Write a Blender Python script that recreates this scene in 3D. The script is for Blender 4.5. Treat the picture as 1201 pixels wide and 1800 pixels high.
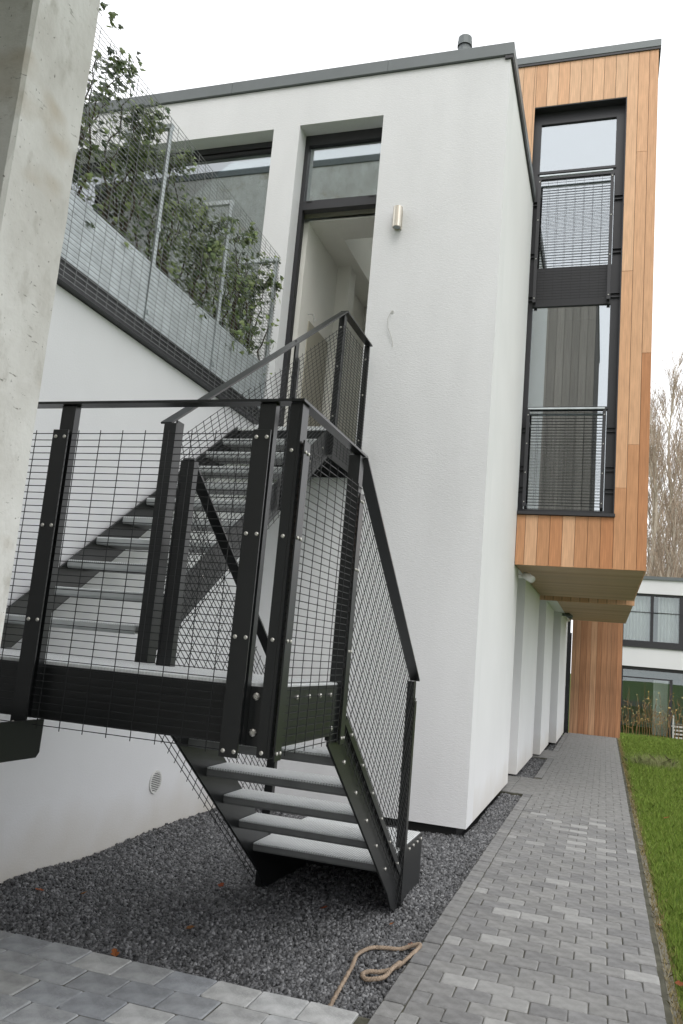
import bpy, math, random
import numpy as np
from mathutils import Vector, Matrix
random.seed(7); rng = np.random.default_rng(7)
scene = bpy.context.scene
for o in list(bpy.data.objects): bpy.data.objects.remove(o)
COL = scene.collection

# ------------------------------------------------------------------ camera
cam_d = bpy.data.cameras.new('camera'); cam = bpy.data.objects.new('camera', cam_d); COL.objects.link(cam)
pitch, roll, yaw = 0.167221507, 0.0876884519, 0.321232763
cy, sy, cp, sp, cr, sr = math.cos(yaw), math.sin(yaw), math.cos(pitch), math.sin(pitch), math.cos(roll), math.sin(roll)
RW = (Matrix(((cr, -sr, 0), (sr, cr, 0), (0, 0, 1))) @ Matrix(((1, 0, 0), (0, cp, sp), (0, -sp, cp)))
      @ Matrix(((1, 0, 0), (0, 0, -1), (0, 1, 0))) @ Matrix(((cy, sy, 0), (-sy, cy, 0), (0, 0, 1))))
right, up, back = RW[0], -RW[1], -RW[2]
cam.matrix_world = Matrix(((right[0], up[0], back[0], 0), (right[1], up[1], back[1], 0), (right[2], up[2], back[2], 1.6), (0, 0, 0, 1)))
cam_d.sensor_fit = 'VERTICAL'; cam_d.sensor_height = 36; cam_d.lens = 1440.17 / 1800 * 36
cam_d.clip_start = 0.05; cam_d.clip_end = 2000
scene.camera = cam
scene.render.resolution_x, scene.render.resolution_y = 683, 1024

# ------------------------------------------------------------------ world, sun, exposure
SUN_EL, SUN_AZ = math.radians(52), math.radians(70)      # azimuth measured from +X towards -Y
world = bpy.data.worlds.new('World'); scene.world = world; world.use_nodes = True
nt = world.node_tree; nt.nodes.clear()
sky = nt.nodes.new('ShaderNodeTexSky'); sky.sky_type = 'NISHITA'; sky.sun_disc = False
sky.sun_elevation = SUN_EL; sky.sun_rotation = math.radians(140); sky.air_density = 1.0; sky.dust_density = 6.0
mixc = nt.nodes.new('ShaderNodeMix'); mixc.data_type = 'RGBA'; mixc.inputs[0].default_value = 0.9
mixc.inputs[7].default_value = (13.6, 13.75, 14.0, 1)      # even overcast cloud deck over the clear sky
bg = nt.nodes.new('ShaderNodeBackground'); bg.inputs[1].default_value = 0.1
out = nt.nodes.new('ShaderNodeOutputWorld')
nt.links.new(sky.outputs[0], mixc.inputs[6]); nt.links.new(mixc.outputs[2], bg.inputs[0]); nt.links.new(bg.outputs[0], out.inputs[0])
sun_d = bpy.data.lights.new('sun', 'SUN'); sun_d.energy = 0.9; sun_d.angle = math.radians(35); sun_d.color = (1, 0.97, 0.93)
sun = bpy.data.objects.new('sun', sun_d); COL.objects.link(sun)
sd = Vector((math.cos(SUN_EL) * math.cos(SUN_AZ), -math.cos(SUN_EL) * math.sin(SUN_AZ), math.sin(SUN_EL)))
sun.rotation_euler = sd.to_track_quat('Z', 'Y').to_euler()
scene.view_settings.view_transform = 'Standard'; scene.view_settings.look = 'None'
scene.view_settings.exposure = 0.31; scene.view_settings.gamma = 1.0

# ------------------------------------------------------------------ materials
def mat(name, base, rough=0.6, metal=0.0, spec=0.5, var=0.0, vscale=3.0, stretch=(1, 1, 1), bump=0.0, bscale=60.0, bstretch=(1, 1, 1),
        rnd=0.0, rnd2=None, island=False, detail=4.0, speck=None, coat=0.0, transl=0.0):
    """Procedural Principled material: base colour varied by noise and per object / per piece, with a bump."""
    m = bpy.data.materials.new(name); m.use_nodes = True
    t = m.node_tree; N = t.nodes; L = t.links
    p = N['Principled BSDF']
    p.inputs['Roughness'].default_value = rough; p.inputs['Metallic'].default_value = metal
    p.inputs['Specular IOR Level'].default_value = spec
    if coat: p.inputs['Coat Weight'].default_value = coat
    co = N.new('ShaderNodeTexCoord')
    def noise(sc, st, det=4.0, rough_=0.55):
        mp = N.new('ShaderNodeMapping'); mp.inputs['Scale'].default_value = st
        L.new(co.outputs['Object'], mp.inputs[0])
        n = N.new('ShaderNodeTexNoise'); n.inputs['Scale'].default_value = sc; n.inputs['Detail'].default_value = det
        n.inputs['Roughness'].default_value = rough_
        L.new(mp.outputs[0], n.inputs[0]); return n
    col = N.new('ShaderNodeRGB'); col.outputs[0].default_value = (*base, 1); cur = col.outputs[0]
    val = None
    def mulval(sock, amount):
        nonlocal val
        mr = N.new('ShaderNodeMapRange'); mr.inputs[3].default_value = 1 - amount; mr.inputs[4].default_value = 1 + amount
        L.new(sock, mr.inputs[0])
        if val is None: val = mr.outputs[0]
        else:
            mm = N.new('ShaderNodeMath'); mm.operation = 'MULTIPLY'; L.new(val, mm.inputs[0]); L.new(mr.outputs[0], mm.inputs[1]); val = mm.outputs[0]
    if rnd or rnd2:
        if island: g = N.new('ShaderNodeNewGeometry'); rs = g.outputs['Random Per Island']
        else: g = N.new('ShaderNodeObjectInfo'); rs = g.outputs['Random']
        if rnd2:
            r = N.new('ShaderNodeMix'); r.data_type = 'RGBA'; r.inputs[6].default_value = (*base, 1); r.inputs[7].default_value = (*rnd2, 1)
            L.new(rs, r.inputs[0]); cur = r.outputs[2]
        if rnd:
            wn = N.new('ShaderNodeTexWhiteNoise'); wn.noise_dimensions = '1D'; L.new(rs, wn.inputs['W'])
            mulval(wn.outputs['Value'], rnd)
    if var:
        n = noise(vscale, stretch, detail)
        c = N.new('ShaderNodeMapRange'); c.inputs[1].default_value = 0.3; c.inputs[2].default_value = 0.7; L.new(n.outputs[0], c.inputs[0])
        mulval(c.outputs[0], var)
    if val is not None:
        vm = N.new('ShaderNodeVectorMath'); vm.operation = 'SCALE'
        L.new(cur, vm.inputs[0]); L.new(val, vm.inputs['Scale']); cur = vm.outputs[0]
    if speck:
        n = noise(speck[0], (1, 1, 1), 2.0)
        c = N.new('ShaderNodeMapRange'); c.inputs[1].default_value = speck[2]; c.inputs[2].default_value = speck[2] + 0.08; L.new(n.outputs[0], c.inputs[0])
        r = N.new('ShaderNodeMix'); r.data_type = 'RGBA'; L.new(c.outputs[0], r.inputs[0]); L.new(cur, r.inputs[6]); r.inputs[7].default_value = (*speck[1], 1); cur = r.outputs[2]
    L.new(cur, p.inputs['Base Color'])
    if bump:
        n = noise(bscale, bstretch, 5.0, 0.65)
        b = N.new('ShaderNodeBump'); b.inputs['Strength'].default_value = bump; b.inputs['Distance'].default_value = 0.02
        L.new(n.outputs[0], b.inputs['Height']); L.new(b.outputs[0], p.inputs['Normal'])
    if transl:
        tr = N.new('ShaderNodeBsdfTranslucent'); L.new(cur, tr.inputs[0])
        mx = N.new('ShaderNodeMixShader'); mx.inputs[0].default_value = transl
        L.new(p.outputs[0], mx.inputs[1]); L.new(tr.outputs[0], mx.inputs[2]); L.new(mx.outputs[0], N['Material Output'].inputs[0])
    return m

def glass_mat(name, refl, tint, rough=0.0, blend=0.35):
    m = bpy.data.materials.new(name); m.use_nodes = True; t = m.node_tree; N = t.nodes; L = t.links
    N.remove(N['Principled BSDF'])
    tr = N.new('ShaderNodeBsdfTransparent'); tr.inputs[0].default_value = (*tint, 1)
    gl = N.new('ShaderNodeBsdfGlossy'); gl.inputs['Roughness'].default_value = rough; gl.inputs[0].default_value = (0.9, 0.95, 0.98, 1)
    fr = N.new('ShaderNodeFresnel'); fr.inputs[0].default_value = 1.5
    mr = N.new('ShaderNodeMapRange'); mr.inputs[3].default_value = refl; mr.inputs[4].default_value = 1.0; L.new(fr.outputs[0], mr.inputs[0])
    co = N.new('ShaderNodeTexCoord'); n = N.new('ShaderNodeTexNoise'); n.inputs['Scale'].default_value = 0.9; n.inputs['Detail'].default_value = 0
    L.new(co.outputs['Object'], n.inputs[0])
    b = N.new('ShaderNodeBump'); b.inputs['Strength'].default_value = 0.008; b.inputs['Distance'].default_value = 0.05
    L.new(n.outputs[0], b.inputs['Height']); L.new(b.outputs[0], gl.inputs['Normal'])
    mx = N.new('ShaderNodeMixShader'); L.new(mr.outputs[0], mx.inputs[0]); L.new(tr.outputs[0], mx.inputs[1]); L.new(gl.outputs[0], mx.inputs[2])
    L.new(mx.outputs[0], N['Material Output'].inputs[0]); return m

M = {}
M['render'] = mat('white_render', (0.722, 0.727, 0.738), 0.9, spec=0.2, var=0.045, vscale=1.1, stretch=(1.6, 1.6, 0.5), bump=0.22, bscale=75, bstretch=(0.5, 0.5, 1.6))
M['render_smooth'] = mat('white_render_smooth', (0.735, 0.74, 0.752), 0.9, spec=0.2, var=0.03, vscale=0.9, bump=0.12, bscale=70)
M['interior'] = mat('interior_paint', (0.84, 0.83, 0.78), 0.9, spec=0.2, var=0.02)
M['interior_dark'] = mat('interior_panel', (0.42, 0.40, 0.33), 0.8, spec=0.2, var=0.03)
M['coping'] = mat('zinc_coping', (0.15, 0.165, 0.168), 0.5, metal=0.3, var=0.06, vscale=4)
M['frame'] = mat('anthracite_frame', (0.028, 0.028, 0.032), 0.45, spec=0.5, var=0.05)
M['plinth'] = mat('black_plinth', (0.012, 0.012, 0.012), 0.8)
M['core'] = mat('dark_membrane', (0.03, 0.025, 0.02), 0.9)
M['glass'] = glass_mat('window_glass', 0.30, (0.72, 0.76, 0.74))
M['coated'] = glass_mat('coated_glass', 0.42, (0.5, 0.52, 0.53))
M['clear'] = glass_mat('clear_glass', 0.06, (0.93, 0.96, 0.95))
M['steel'] = mat('black_steel', (0.0085, 0.0095, 0.010), 0.30, spec=0.5, var=0.15, vscale=2.5, bump=0.04, bscale=200)
M['wire'] = mat('black_wire', (0.012, 0.013, 0.014), 0.5, spec=0.35)
M['galv'] = mat('galvanised_steel', (0.54, 0.58, 0.60), 0.48, metal=0.45, var=0.16, vscale=9, detail=6, bump=0.03, bscale=120)
M['edge'] = mat('shaded_galvanised_edge', (0.16, 0.165, 0.165), 0.55, metal=0.3, var=0.15, vscale=8)  # galvanised steel darkened: shade below the landing put into the colour
M['under'] = mat('shaded_galvanised_sheet', (0.17, 0.175, 0.175), 0.6, metal=0.2, var=0.15, vscale=8)  # dark tone stands in for the shade inside the hollow treads
M['nose'] = mat('galvanised_nosing', (0.40, 0.42, 0.42), 0.5, metal=0.15, var=0.1, vscale=10)
M['galvwire'] = mat('galvanised_wire', (0.22, 0.23, 0.23), 0.45, metal=0.5)
M['bolt'] = mat('zinc_bolt', (0.55, 0.54, 0.5), 0.35, metal=0.8)
M['stainless'] = mat('brushed_stainless', (0.62, 0.58, 0.5), 0.3, metal=1.0, var=0.08, vscale=40, stretch=(6, 6, 0.3))
M['cedar'] = mat('cedar_board', (0.63, 0.365, 0.21), 0.6, spec=0.3, var=0.15, vscale=9, stretch=(5, 5, 0.35), detail=6, rnd=0.06, rnd2=(0.71, 0.46, 0.29), bump=0.12, bscale=30, bstretch=(6, 6, 0.3))
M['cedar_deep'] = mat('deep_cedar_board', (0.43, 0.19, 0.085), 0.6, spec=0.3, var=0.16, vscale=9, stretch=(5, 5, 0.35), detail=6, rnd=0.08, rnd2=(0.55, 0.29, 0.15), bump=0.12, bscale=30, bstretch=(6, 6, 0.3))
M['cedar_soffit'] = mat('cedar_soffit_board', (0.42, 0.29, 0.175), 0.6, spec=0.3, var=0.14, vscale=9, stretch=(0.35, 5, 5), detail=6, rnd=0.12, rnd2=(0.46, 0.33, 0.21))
M['cedar_weathered'] = mat('weathered_cedar', (0.34, 0.165, 0.085), 0.7, spec=0.3, var=0.28, vscale=5, stretch=(5, 5, 0.25), detail=7, rnd=0.14, rnd2=(0.43, 0.25, 0.145))
M['greytimber'] = mat('grey_timber', (0.38, 0.35, 0.315), 0.75, spec=0.2, var=0.12, vscale=5, stretch=(5, 5, 0.2), rnd=0.13)
M['paver'] = mat('grey_paver', (0.188, 0.188, 0.188), 0.88, spec=0.25, var=0.24, vscale=14, detail=10, rnd=0.10, rnd2=(0.225, 0.224, 0.218), bump=0.3, bscale=90)
M['paver_pale'] = mat('pale_paver', (0.285, 0.285, 0.278), 0.88, spec=0.3, var=0.15, vscale=16, detail=8, rnd=0.12, bump=0.3, bscale=90)
M['paver_blue'] = mat('blue_grey_paver', (0.275, 0.29, 0.31), 0.88, spec=0.2, var=0.30, vscale=8, detail=10, rnd=0.14, rnd2=(0.40, 0.405, 0.40), bump=0.3, bscale=70)
M['joint'] = mat('sand_joint', (0.092, 0.09, 0.07), 0.95, spec=0.1, var=0.4, vscale=8, bump=0.4, bscale=150)
M['edging'] = mat('mossy_concrete_edging', (0.19, 0.18, 0.145), 0.9, spec=0.2, var=0.35, vscale=7, bump=0.3, bscale=60)
M['gravel'] = mat('crushed_basalt', (0.062, 0.064, 0.069), 0.65, spec=0.55, rnd=0.6, rnd2=(0.19, 0.192, 0.197), island=True)
M['gravelbase'] = mat('gravel_bed', (0.028, 0.028, 0.030), 0.95, spec=0.1, var=0.5, vscale=40, bump=0.8, bscale=70)
M['soil'] = mat('lawn_soil', (0.08, 0.125, 0.026), 0.95, spec=0.1, var=0.35, vscale=3, bump=0.6, bscale=40)
M['grass'] = mat('grass_blade', (0.145, 0.245, 0.034), 0.6, spec=0.25, rnd=0.35, rnd2=(0.27, 0.335, 0.075), island=True, transl=0.25)
M['straw'] = mat('dry_grass', (0.27, 0.22, 0.10), 0.8, spec=0.2, rnd=0.3, island=True)
M['ivy'] = mat('ivy_leaf', (0.034, 0.066, 0.022), 0.42, spec=0.5, rnd=0.45, rnd2=(0.185, 0.24, 0.075), island=True, transl=0.22)
M['ivystem'] = mat('ivy_stem', (0.06, 0.045, 0.028), 0.85, var=0.2, vscale=20)
M['bark'] = mat('poplar_bark', (0.46, 0.40, 0.33), 0.9, spec=0.15, var=0.3, vscale=5, stretch=(4, 4, 0.6))
M['twig'] = mat('bare_twig', (0.34, 0.265, 0.205), 0.9, spec=0.15, rnd=0.35, island=True)
M['cane'] = mat('dry_cane', (0.30, 0.19, 0.09), 0.8, spec=0.2, rnd=0.35, island=True)
M['yleaf'] = mat('yellowed_leaf', (0.55, 0.36, 0.10), 0.7, spec=0.2, rnd=0.3, rnd2=(0.42, 0.38, 0.20), island=True, transl=0.2)
M['redleaf'] = mat('fallen_red_leaf', (0.20, 0.05, 0.022), 0.8, spec=0.2, rnd=0.3, rnd2=(0.28, 0.12, 0.035))
M['rope'] = mat('hemp_rope', (0.34, 0.265, 0.20), 0.9, spec=0.15, var=0.25, vscale=30, bump=0.5, bscale=120)
M['plastic'] = mat('white_plastic', (0.68, 0.68, 0.66), 0.5, var=0.02)
M['curtain'] = mat('white_curtain', (0.88, 0.88, 0.86), 0.9, var=0.08, vscale=9, stretch=(4, 4, 0.1))
M['cable'] = mat('grey_cable', (0.5, 0.5, 0.48), 0.6)
M['lens'] = mat('lamp_lens', (0.3, 0.32, 0.34), 0.15)
M['teal'] = mat('room_wall_green', (0.26, 0.36, 0.33), 0.9)

def concrete_material():
    m = bpy.data.materials.new('cast_concrete'); m.use_nodes = True; t = m.node_tree; N = t.nodes; L = t.links; p = N['Principled BSDF']
    p.inputs['Roughness'].default_value = 0.85; p.inputs['Specular IOR Level'].default_value = 0.25
    co = N.new('ShaderNodeTexCoord')
    def nz(sc, det, st=(1, 1, 1), a=0.35, b=0.65):
        mp = N.new('ShaderNodeMapping'); mp.inputs['Scale'].default_value = st; L.new(co.outputs['Object'], mp.inputs[0])
        n = N.new('ShaderNodeTexNoise'); n.inputs['Scale'].default_value = sc; n.inputs['Detail'].default_value = det; n.inputs['Roughness'].default_value = 0.6; L.new(mp.outputs[0], n.inputs[0])
        r = N.new('ShaderNodeMapRange'); r.inputs[1].default_value = a; r.inputs[2].default_value = b; L.new(n.outputs[0], r.inputs[0]); return r.outputs[0]
    def mix(f, a, b):
        x = N.new('ShaderNodeMix'); x.data_type = 'RGBA'; L.new(f, x.inputs[0])
        for k, c in ((6, a), (7, b)):
            if isinstance(c, tuple): x.inputs[k].default_value = (*c, 1)
            else: L.new(c, x.inputs[k])
        return x.outputs[2]
    c = mix(nz(2.6, 6, (1.2, 1.2, 0.8)), (0.56, 0.545, 0.515), (0.73, 0.725, 0.705))
    c = mix(nz(11, 8, (1, 1, 0.6), 0.56, 0.72), c, (0.47, 0.455, 0.42))           # cloudy darker patches
    c = mix(nz(1.7, 3, (1, 1, 1.5), 0.60, 0.70), c, (0.50, 0.455, 0.39))          # brownish form-oil stains
    c = mix(nz(70, 2, (1, 1, 0.7), 0.685, 0.73), c, (0.24, 0.23, 0.21))           # pin holes
    mk = N.new('ShaderNodeMath'); mk.operation = 'MULTIPLY'
    L.new(nz(38, 3, (0.5, 0.5, 2.2), 0.62, 0.68), mk.inputs[0]); L.new(nz(4.5, 2, (1, 1, 1), 0.56, 0.62), mk.inputs[1])
    c = mix(mk.outputs[0], c, (0.27, 0.26, 0.235))                                # scratches in a few spots
    L.new(c, p.inputs['Base Color'])
    b = N.new('ShaderNodeBump'); b.inputs['Strength'].default_value = 0.12; b.inputs['Distance'].default_value = 0.02
    L.new(nz(24, 6), b.inputs['Height']); L.new(b.outputs[0], p.inputs['Normal']); return m
M['concrete'] = concrete_material()
def add_splash(m):
    """damp, yellowish splash stain on the lowest part of a rendered wall"""
    t = m.node_tree; N = t.nodes; L = t.links; p = N['Principled BSDF']; src = p.inputs['Base Color'].links[0].from_socket
    co = N.new('ShaderNodeTexCoord'); sx = N.new('ShaderNodeSeparateXYZ'); L.new(co.outputs['Object'], sx.inputs[0])
    n = N.new('ShaderNodeTexNoise'); n.inputs['Scale'].default_value = 2.2; n.inputs['Detail'].default_value = 5; L.new(co.outputs['Object'], n.inputs[0])
    ad = N.new('ShaderNodeMath'); ad.operation = 'MULTIPLY_ADD'; ad.inputs[1].default_value = -0.55; L.new(n.outputs[0], ad.inputs[0]); L.new(sx.outputs[2], ad.inputs[2])
    r = N.new('ShaderNodeMapRange'); r.inputs[1].default_value = -0.38; r.inputs[2].default_value = 0.12; r.inputs[3].default_value = 0.55; r.inputs[4].default_value = 0.0; L.new(ad.outputs[0], r.inputs[0])
    x = N.new('ShaderNodeMix'); x.data_type = 'RGBA'; L.new(r.outputs[0], x.inputs[0]); L.new(src, x.inputs[6]); x.inputs[7].default_value = (0.50, 0.45, 0.36, 1); L.new(x.outputs[2], p.inputs['Base Color'])
add_splash(M['render_smooth'])
def tread_material():
    m = bpy.data.materials.new('perforated_galvanised_sheet'); m.use_nodes = True; t = m.node_tree; N = t.nodes; L = t.links; p = N['Principled BSDF']
    p.inputs['Metallic'].default_value = 0.1; p.inputs['Roughness'].default_value = 0.5
    co = N.new('ShaderNodeTexCoord'); mp = N.new('ShaderNodeMapping'); mp.inputs['Scale'].default_value = (62, 62, 0.001); L.new(co.outputs['Object'], mp.inputs[0])
    v = N.new('ShaderNodeTexVoronoi'); v.inputs['Randomness'].default_value = 0.0; v.inputs['Scale'].default_value = 1.0; L.new(mp.outputs[0], v.inputs[0])
    n = N.new('ShaderNodeTexNoise'); n.inputs['Scale'].default_value = 7; n.inputs['Detail'].default_value = 5; L.new(co.outputs['Object'], n.inputs[0])
    g = N.new('ShaderNodeNewGeometry'); sx = N.new('ShaderNodeSeparateXYZ'); L.new(g.outputs['True Normal'], sx.inputs[0])
    ab = N.new('ShaderNodeMath'); ab.operation = 'ABSOLUTE'; L.new(sx.outputs[2], ab.inputs[0])
    th = N.new('ShaderNodeMath'); th.operation = 'LESS_THAN'; th.inputs[1].default_value = 0.24; L.new(v.outputs['Distance'], th.inputs[0])
    mu = N.new('ShaderNodeMath'); mu.operation = 'MULTIPLY'; L.new(ab.outputs[0], mu.inputs[0]); L.new(th.outputs[0], mu.inputs[1])
    a = N.new('ShaderNodeMix'); a.data_type = 'RGBA'; a.inputs[6].default_value = (0.60, 0.625, 0.63, 1); a.inputs[7].default_value = (0.76, 0.78, 0.78, 1); L.new(n.outputs[0], a.inputs[0])
    b = N.new('ShaderNodeMix'); b.data_type = 'RGBA'; L.new(mu.outputs[0], b.inputs[0]); L.new(a.outputs[2], b.inputs[6]); b.inputs[7].default_value = (0.16, 0.16, 0.16, 1)
    L.new(b.outputs[2], p.inputs['Base Color'])
    bp = N.new('ShaderNodeBump'); bp.inputs['Strength'].default_value = 0.6; bp.inputs['Distance'].default_value = 0.01
    L.new(v.outputs['Distance'], bp.inputs['Height']); L.new(bp.outputs[0], p.inputs['Normal'])
    return m
M['tread'] = tread_material()

# ------------------------------------------------------------------ mesh helpers
class MB:
    def __init__(s): s.v = []; s.f = []
    def quad(s, *p):
        i = len(s.v); s.v += [tuple(q) for q in p]; s.f.append(tuple(range(i, i + len(p)))); return s
    def box(s, x0, x1, y0, y1, z0, z1):
        i = len(s.v)
        s.v += [(x0, y0, z0), (x1, y0, z0), (x1, y1, z0), (x0, y1, z0), (x0, y0, z1), (x1, y0, z1), (x1, y1, z1), (x0, y1, z1)]
        s.f += [tuple(i + k for k in q) for q in ((3, 2, 1, 0), (4, 5, 6, 7), (0, 1, 5, 4), (1, 2, 6, 5), (2, 3, 7, 6), (3, 0, 4, 7))]; return s
    def bbox(s, x0, x1, y0, y1, z0, z1, b=0.004):
        """box with all edges chamfered"""
        i = len(s.v); v = []
        for z, ins in ((z0, b), (z0 + b, 0), (z1 - b, 0), (z1, b)):
            if ins:
                ring = [(x0 + b, y0 + b), (x1 - b, y0 + b), (x1 - b, y1 - b), (x0 + b, y1 - b)]
                v += [(x, y, z) for x, y in ring for _ in (0, 1)]
            else:
                v += [(x, y, z) for x, y in ((x0, y0 + b), (x0 + b, y0), (x1 - b, y0), (x1, y0 + b), (x1, y1 - b), (x1 - b, y1), (x0 + b, y1), (x0, y1 - b))]
        # simple: use octagonal side ring between two inset caps
        r0 = [(x0 + b, y0 + b, z0), (x1 - b, y0 + b, z0), (x1 - b, y1 - b, z0), (x0 + b, y1 - b, z0)]
        r1 = [(x0, y0, z0 + b), (x1, y0, z0 + b), (x1, y1, z0 + b), (x0, y1, z0 + b)]
        r2 = [(x0, y0, z1 - b), (x1, y0, z1 - b), (x1, y1, z1 - b), (x0, y1, z1 - b)]
        r3 = [(x0 + b, y0 + b, z1), (x1 - b, y0 + b, z1), (x1 - b, y1 - b, z1), (x0 + b, y1 - b, z1)]
        s.v += r0 + r1 + r2 + r3
        s.f.append((i + 3, i + 2, i + 1, i))
        for k in range(3):
            for j in range(4):
                a, c = i + 4 * k + j, i + 4 * k + (j + 1) % 4
                s.f.append((a, c, c + 4, a + 4))
        s.f.append((i + 12, i + 13, i + 14, i + 15)); return s
    def bar(s, p, q, w, h, up=(0, 0, 1)):
        """rectangular bar from p to q, w across, h along 'up'"""
        p, q = Vector(p), Vector(q); d = (q - p).normalized(); u = Vector(up)
        a = d.cross(u)
        if a.length < 1e-4: a = d.cross(Vector((0, 1, 0)))
        a.normalize(); u = a.cross(d).normalized(); a *= w / 2; u *= h / 2; i = len(s.v)
        for c in (p, q): s.v += [tuple(c - a - u), tuple(c + a - u), tuple(c + a + u), tuple(c - a + u)]
        s.f += [tuple(i + k for k in t) for t in ((0, 1, 2, 3), (7, 6, 5, 4), (1, 0, 4, 5), (2, 1, 5, 6), (3, 2, 6, 7), (0, 3, 7, 4))]; return s
    def tube(s, pts, rad, n=6, caps=True):
        pts = [Vector(p) for p in pts]; rad = rad if hasattr(rad, '__len__') else [rad] * len(pts); base = len(s.v); prev = None
        for k, p in enumerate(pts):
            d = (pts[min(k + 1, len(pts) - 1)] - pts[max(k - 1, 0)]).normalized()
            ref = prev if prev is not None else (Vector((0, 0, 1)) if abs(d.z) < 0.9 else Vector((1, 0, 0)))
            a = (ref - d * ref.dot(d)).normalized(); b = d.cross(a); prev = a
            s.v += [tuple(p + (a * math.cos(2 * math.pi * j / n) + b * math.sin(2 * math.pi * j / n)) * rad[k]) for j in range(n)]
        for k in range(len(pts) - 1):
            for j in range(n):
                a0 = base + k * n + j; a1 = base + k * n + (j + 1) % n; s.f.append((a0, a1, a1 + n, a0 + n))
        if caps:
            s.f.append(tuple(base + j for j in reversed(range(n)))); e = base + (len(pts) - 1) * n; s.f.append(tuple(e + j for j in range(n)))
        return s
    def prism_x(s, poly, x0, x1):
        """polygon of (y, z) extruded from x0 to x1"""
        i = len(s.v); n = len(poly); s.v += [(x0, y, z) for y, z in poly] + [(x1, y, z) for y, z in poly]
        s.f += [tuple(i + k for k in reversed(range(n))), tuple(i + n + k for k in range(n))]
        s.f += [(i + k, i + (k + 1) % n, i + n + (k + 1) % n, i + n + k) for k in range(n)]; return s
    def wires(s, o, eu, ev, poly, su, sv, ru, rv, off=(0, 0, 0), tilt=0.0):
        """welded mesh clipped to a convex polygon of (u, v); wires along u every su, along v every sv"""
        o, eu, ev, off = Vector(o), Vector(eu), Vector(ev), Vector(off); nrm = eu.cross(ev).normalized()
        c, sn = math.cos(tilt), math.sin(tilt)
        for (du, dv, sp_, r, o2) in ((c, sn, su, ru, 0), (-sn, c, sv, rv, r_off(ru, rv))):
            nx, ny = -dv, du; ds = [x * nx + y * ny for x, y in poly]; k = math.floor(min(ds) / sp_) + 1
            while k * sp_ < max(ds):
                w = k * sp_; ts = []
                for j in range(len(poly)):
                    (x0, y0), (x1, y1) = poly[j], poly[(j + 1) % len(poly)]; d0 = x0 * nx + y0 * ny - w; d1 = x1 * nx + y1 * ny - w
                    if (d0 < 0) != (d1 < 0):
                        t = d0 / (d0 - d1); X, Y = x0 + t * (x1 - x0), y0 + t * (y1 - y0); ts.append(X * du + Y * dv)
                if len(ts) == 2 and abs(ts[0] - ts[1]) > 0.01:
                    P = [o + off + nrm * o2 + eu * (nx * w + du * t) + ev * (ny * w + dv * t) for t in ts]
                    s.bar(P[0], P[1], 2 * r, 2 * r, nrm)
                k += 1
        return s
    def mesh(s, name, material, smooth=False):
        me = bpy.data.meshes.new(name); me.from_pydata(s.v, [], s.f); me.materials.append(material); me.update()
        if smooth: me.polygons.foreach_set('use_smooth', [True] * len(me.polygons))
        return me
    def build(s, name, material, parent=None, smooth=False, kind=None):
        o = bpy.data.objects.new(name, s.mesh(name, material, smooth)); COL.objects.link(o)
        if parent is not None: o.parent = parent; o.matrix_parent_inverse = Matrix.Translation(-parent_world(parent))
        if kind: o['kind'] = kind
        return o
def r_off(a, b): return a + b
def parent_world(p):
    v = Vector((0, 0, 0)); q = p
    while q is not None: v = v + q.location; q = None if q.parent is None else None
    return v
def tag(o, label=None, cat=None, group=None, kind=None):
    if label: o['label'] = label
    if cat: o['category'] = cat
    if group: o['group'] = group
    if kind: o['kind'] = kind
    return o
def empty(name, loc=(0, 0, 0), label=None, cat=None, group=None, parent=None):
    o = bpy.data.objects.new(name, None); COL.objects.link(o)
    o.location = loc if parent is None else (0, 0, 0); o.empty_display_size = 0.2
    if parent is not None: o.parent = parent; o.matrix_parent_inverse = Matrix.Translation(-Vector(parent.location))
    return tag(o, label, cat, group)
def inst(name, me, loc, parent=None, rz=0.0, rot=None, scale=(1, 1, 1)):
    o = bpy.data.objects.new(name, me); COL.objects.link(o); o.location = loc; o.scale = scale
    o.rotation_euler = rot if rot else (0, 0, rz)
    if parent is not None: o.parent = parent; o.matrix_parent_inverse = Matrix.Translation(-parent_world(parent))
    return o
def box(name, m, parent, *a, **k): return MB().box(*a).build(name, M[m], parent, **k)

def wall_holes(x0, x1, z0, z1, y0, y1, holes):
    """solid wall slab in XZ with rectangular holes (hx0,hx1,hz0,hz1): both faces, reveals and outer edges"""
    b = MB(); xs = sorted({x0, x1, *[h[0] for h in holes], *[h[1] for h in holes]}); zs = sorted({z0, z1, *[h[2] for h in holes], *[h[3] for h in holes]})
    for i in range(len(xs) - 1):
        for j in range(len(zs) - 1):
            cx, cz = (xs[i] + xs[i + 1]) / 2, (zs[j] + zs[j + 1]) / 2
            if any(h[0] < cx < h[1] and h[2] < cz < h[3] for h in holes): continue
            a, c, d, e = xs[i], xs[i + 1], zs[j], zs[j + 1]
            b.quad((a, y0, d), (c, y0, d), (c, y0, e), (a, y0, e)); b.quad((a, y1, e), (c, y1, e), (c, y1, d), (a, y1, d))
    for h in holes:
        a, c, d, e = h
        b.quad((a, y0, d), (a, y0, e), (a, y1, e), (a, y1, d)); b.quad((c, y0, d), (c, y1, d), (c, y1, e), (c, y0, e))
        b.quad((a, y0, e), (c, y0, e), (c, y1, e), (a, y1, e)); b.quad((a, y0, d), (a, y1, d), (c, y1, d), (c, y0, d))
    b.quad((x0, y0, z0), (x0, y0, z1), (x0, y1, z1), (x0, y1, z0)); b.quad((x1, y0, z0), (x1, y1, z0), (x1, y1, z1), (x1, y0, z1))
    b.quad((x0, y0, z1), (x1, y0, z1), (x1, y1, z1), (x0, y1, z1)); b.quad((x0, y0, z0), (x0, y1, z0), (x1, y1, z0), (x1, y0, z0))
    return b

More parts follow.
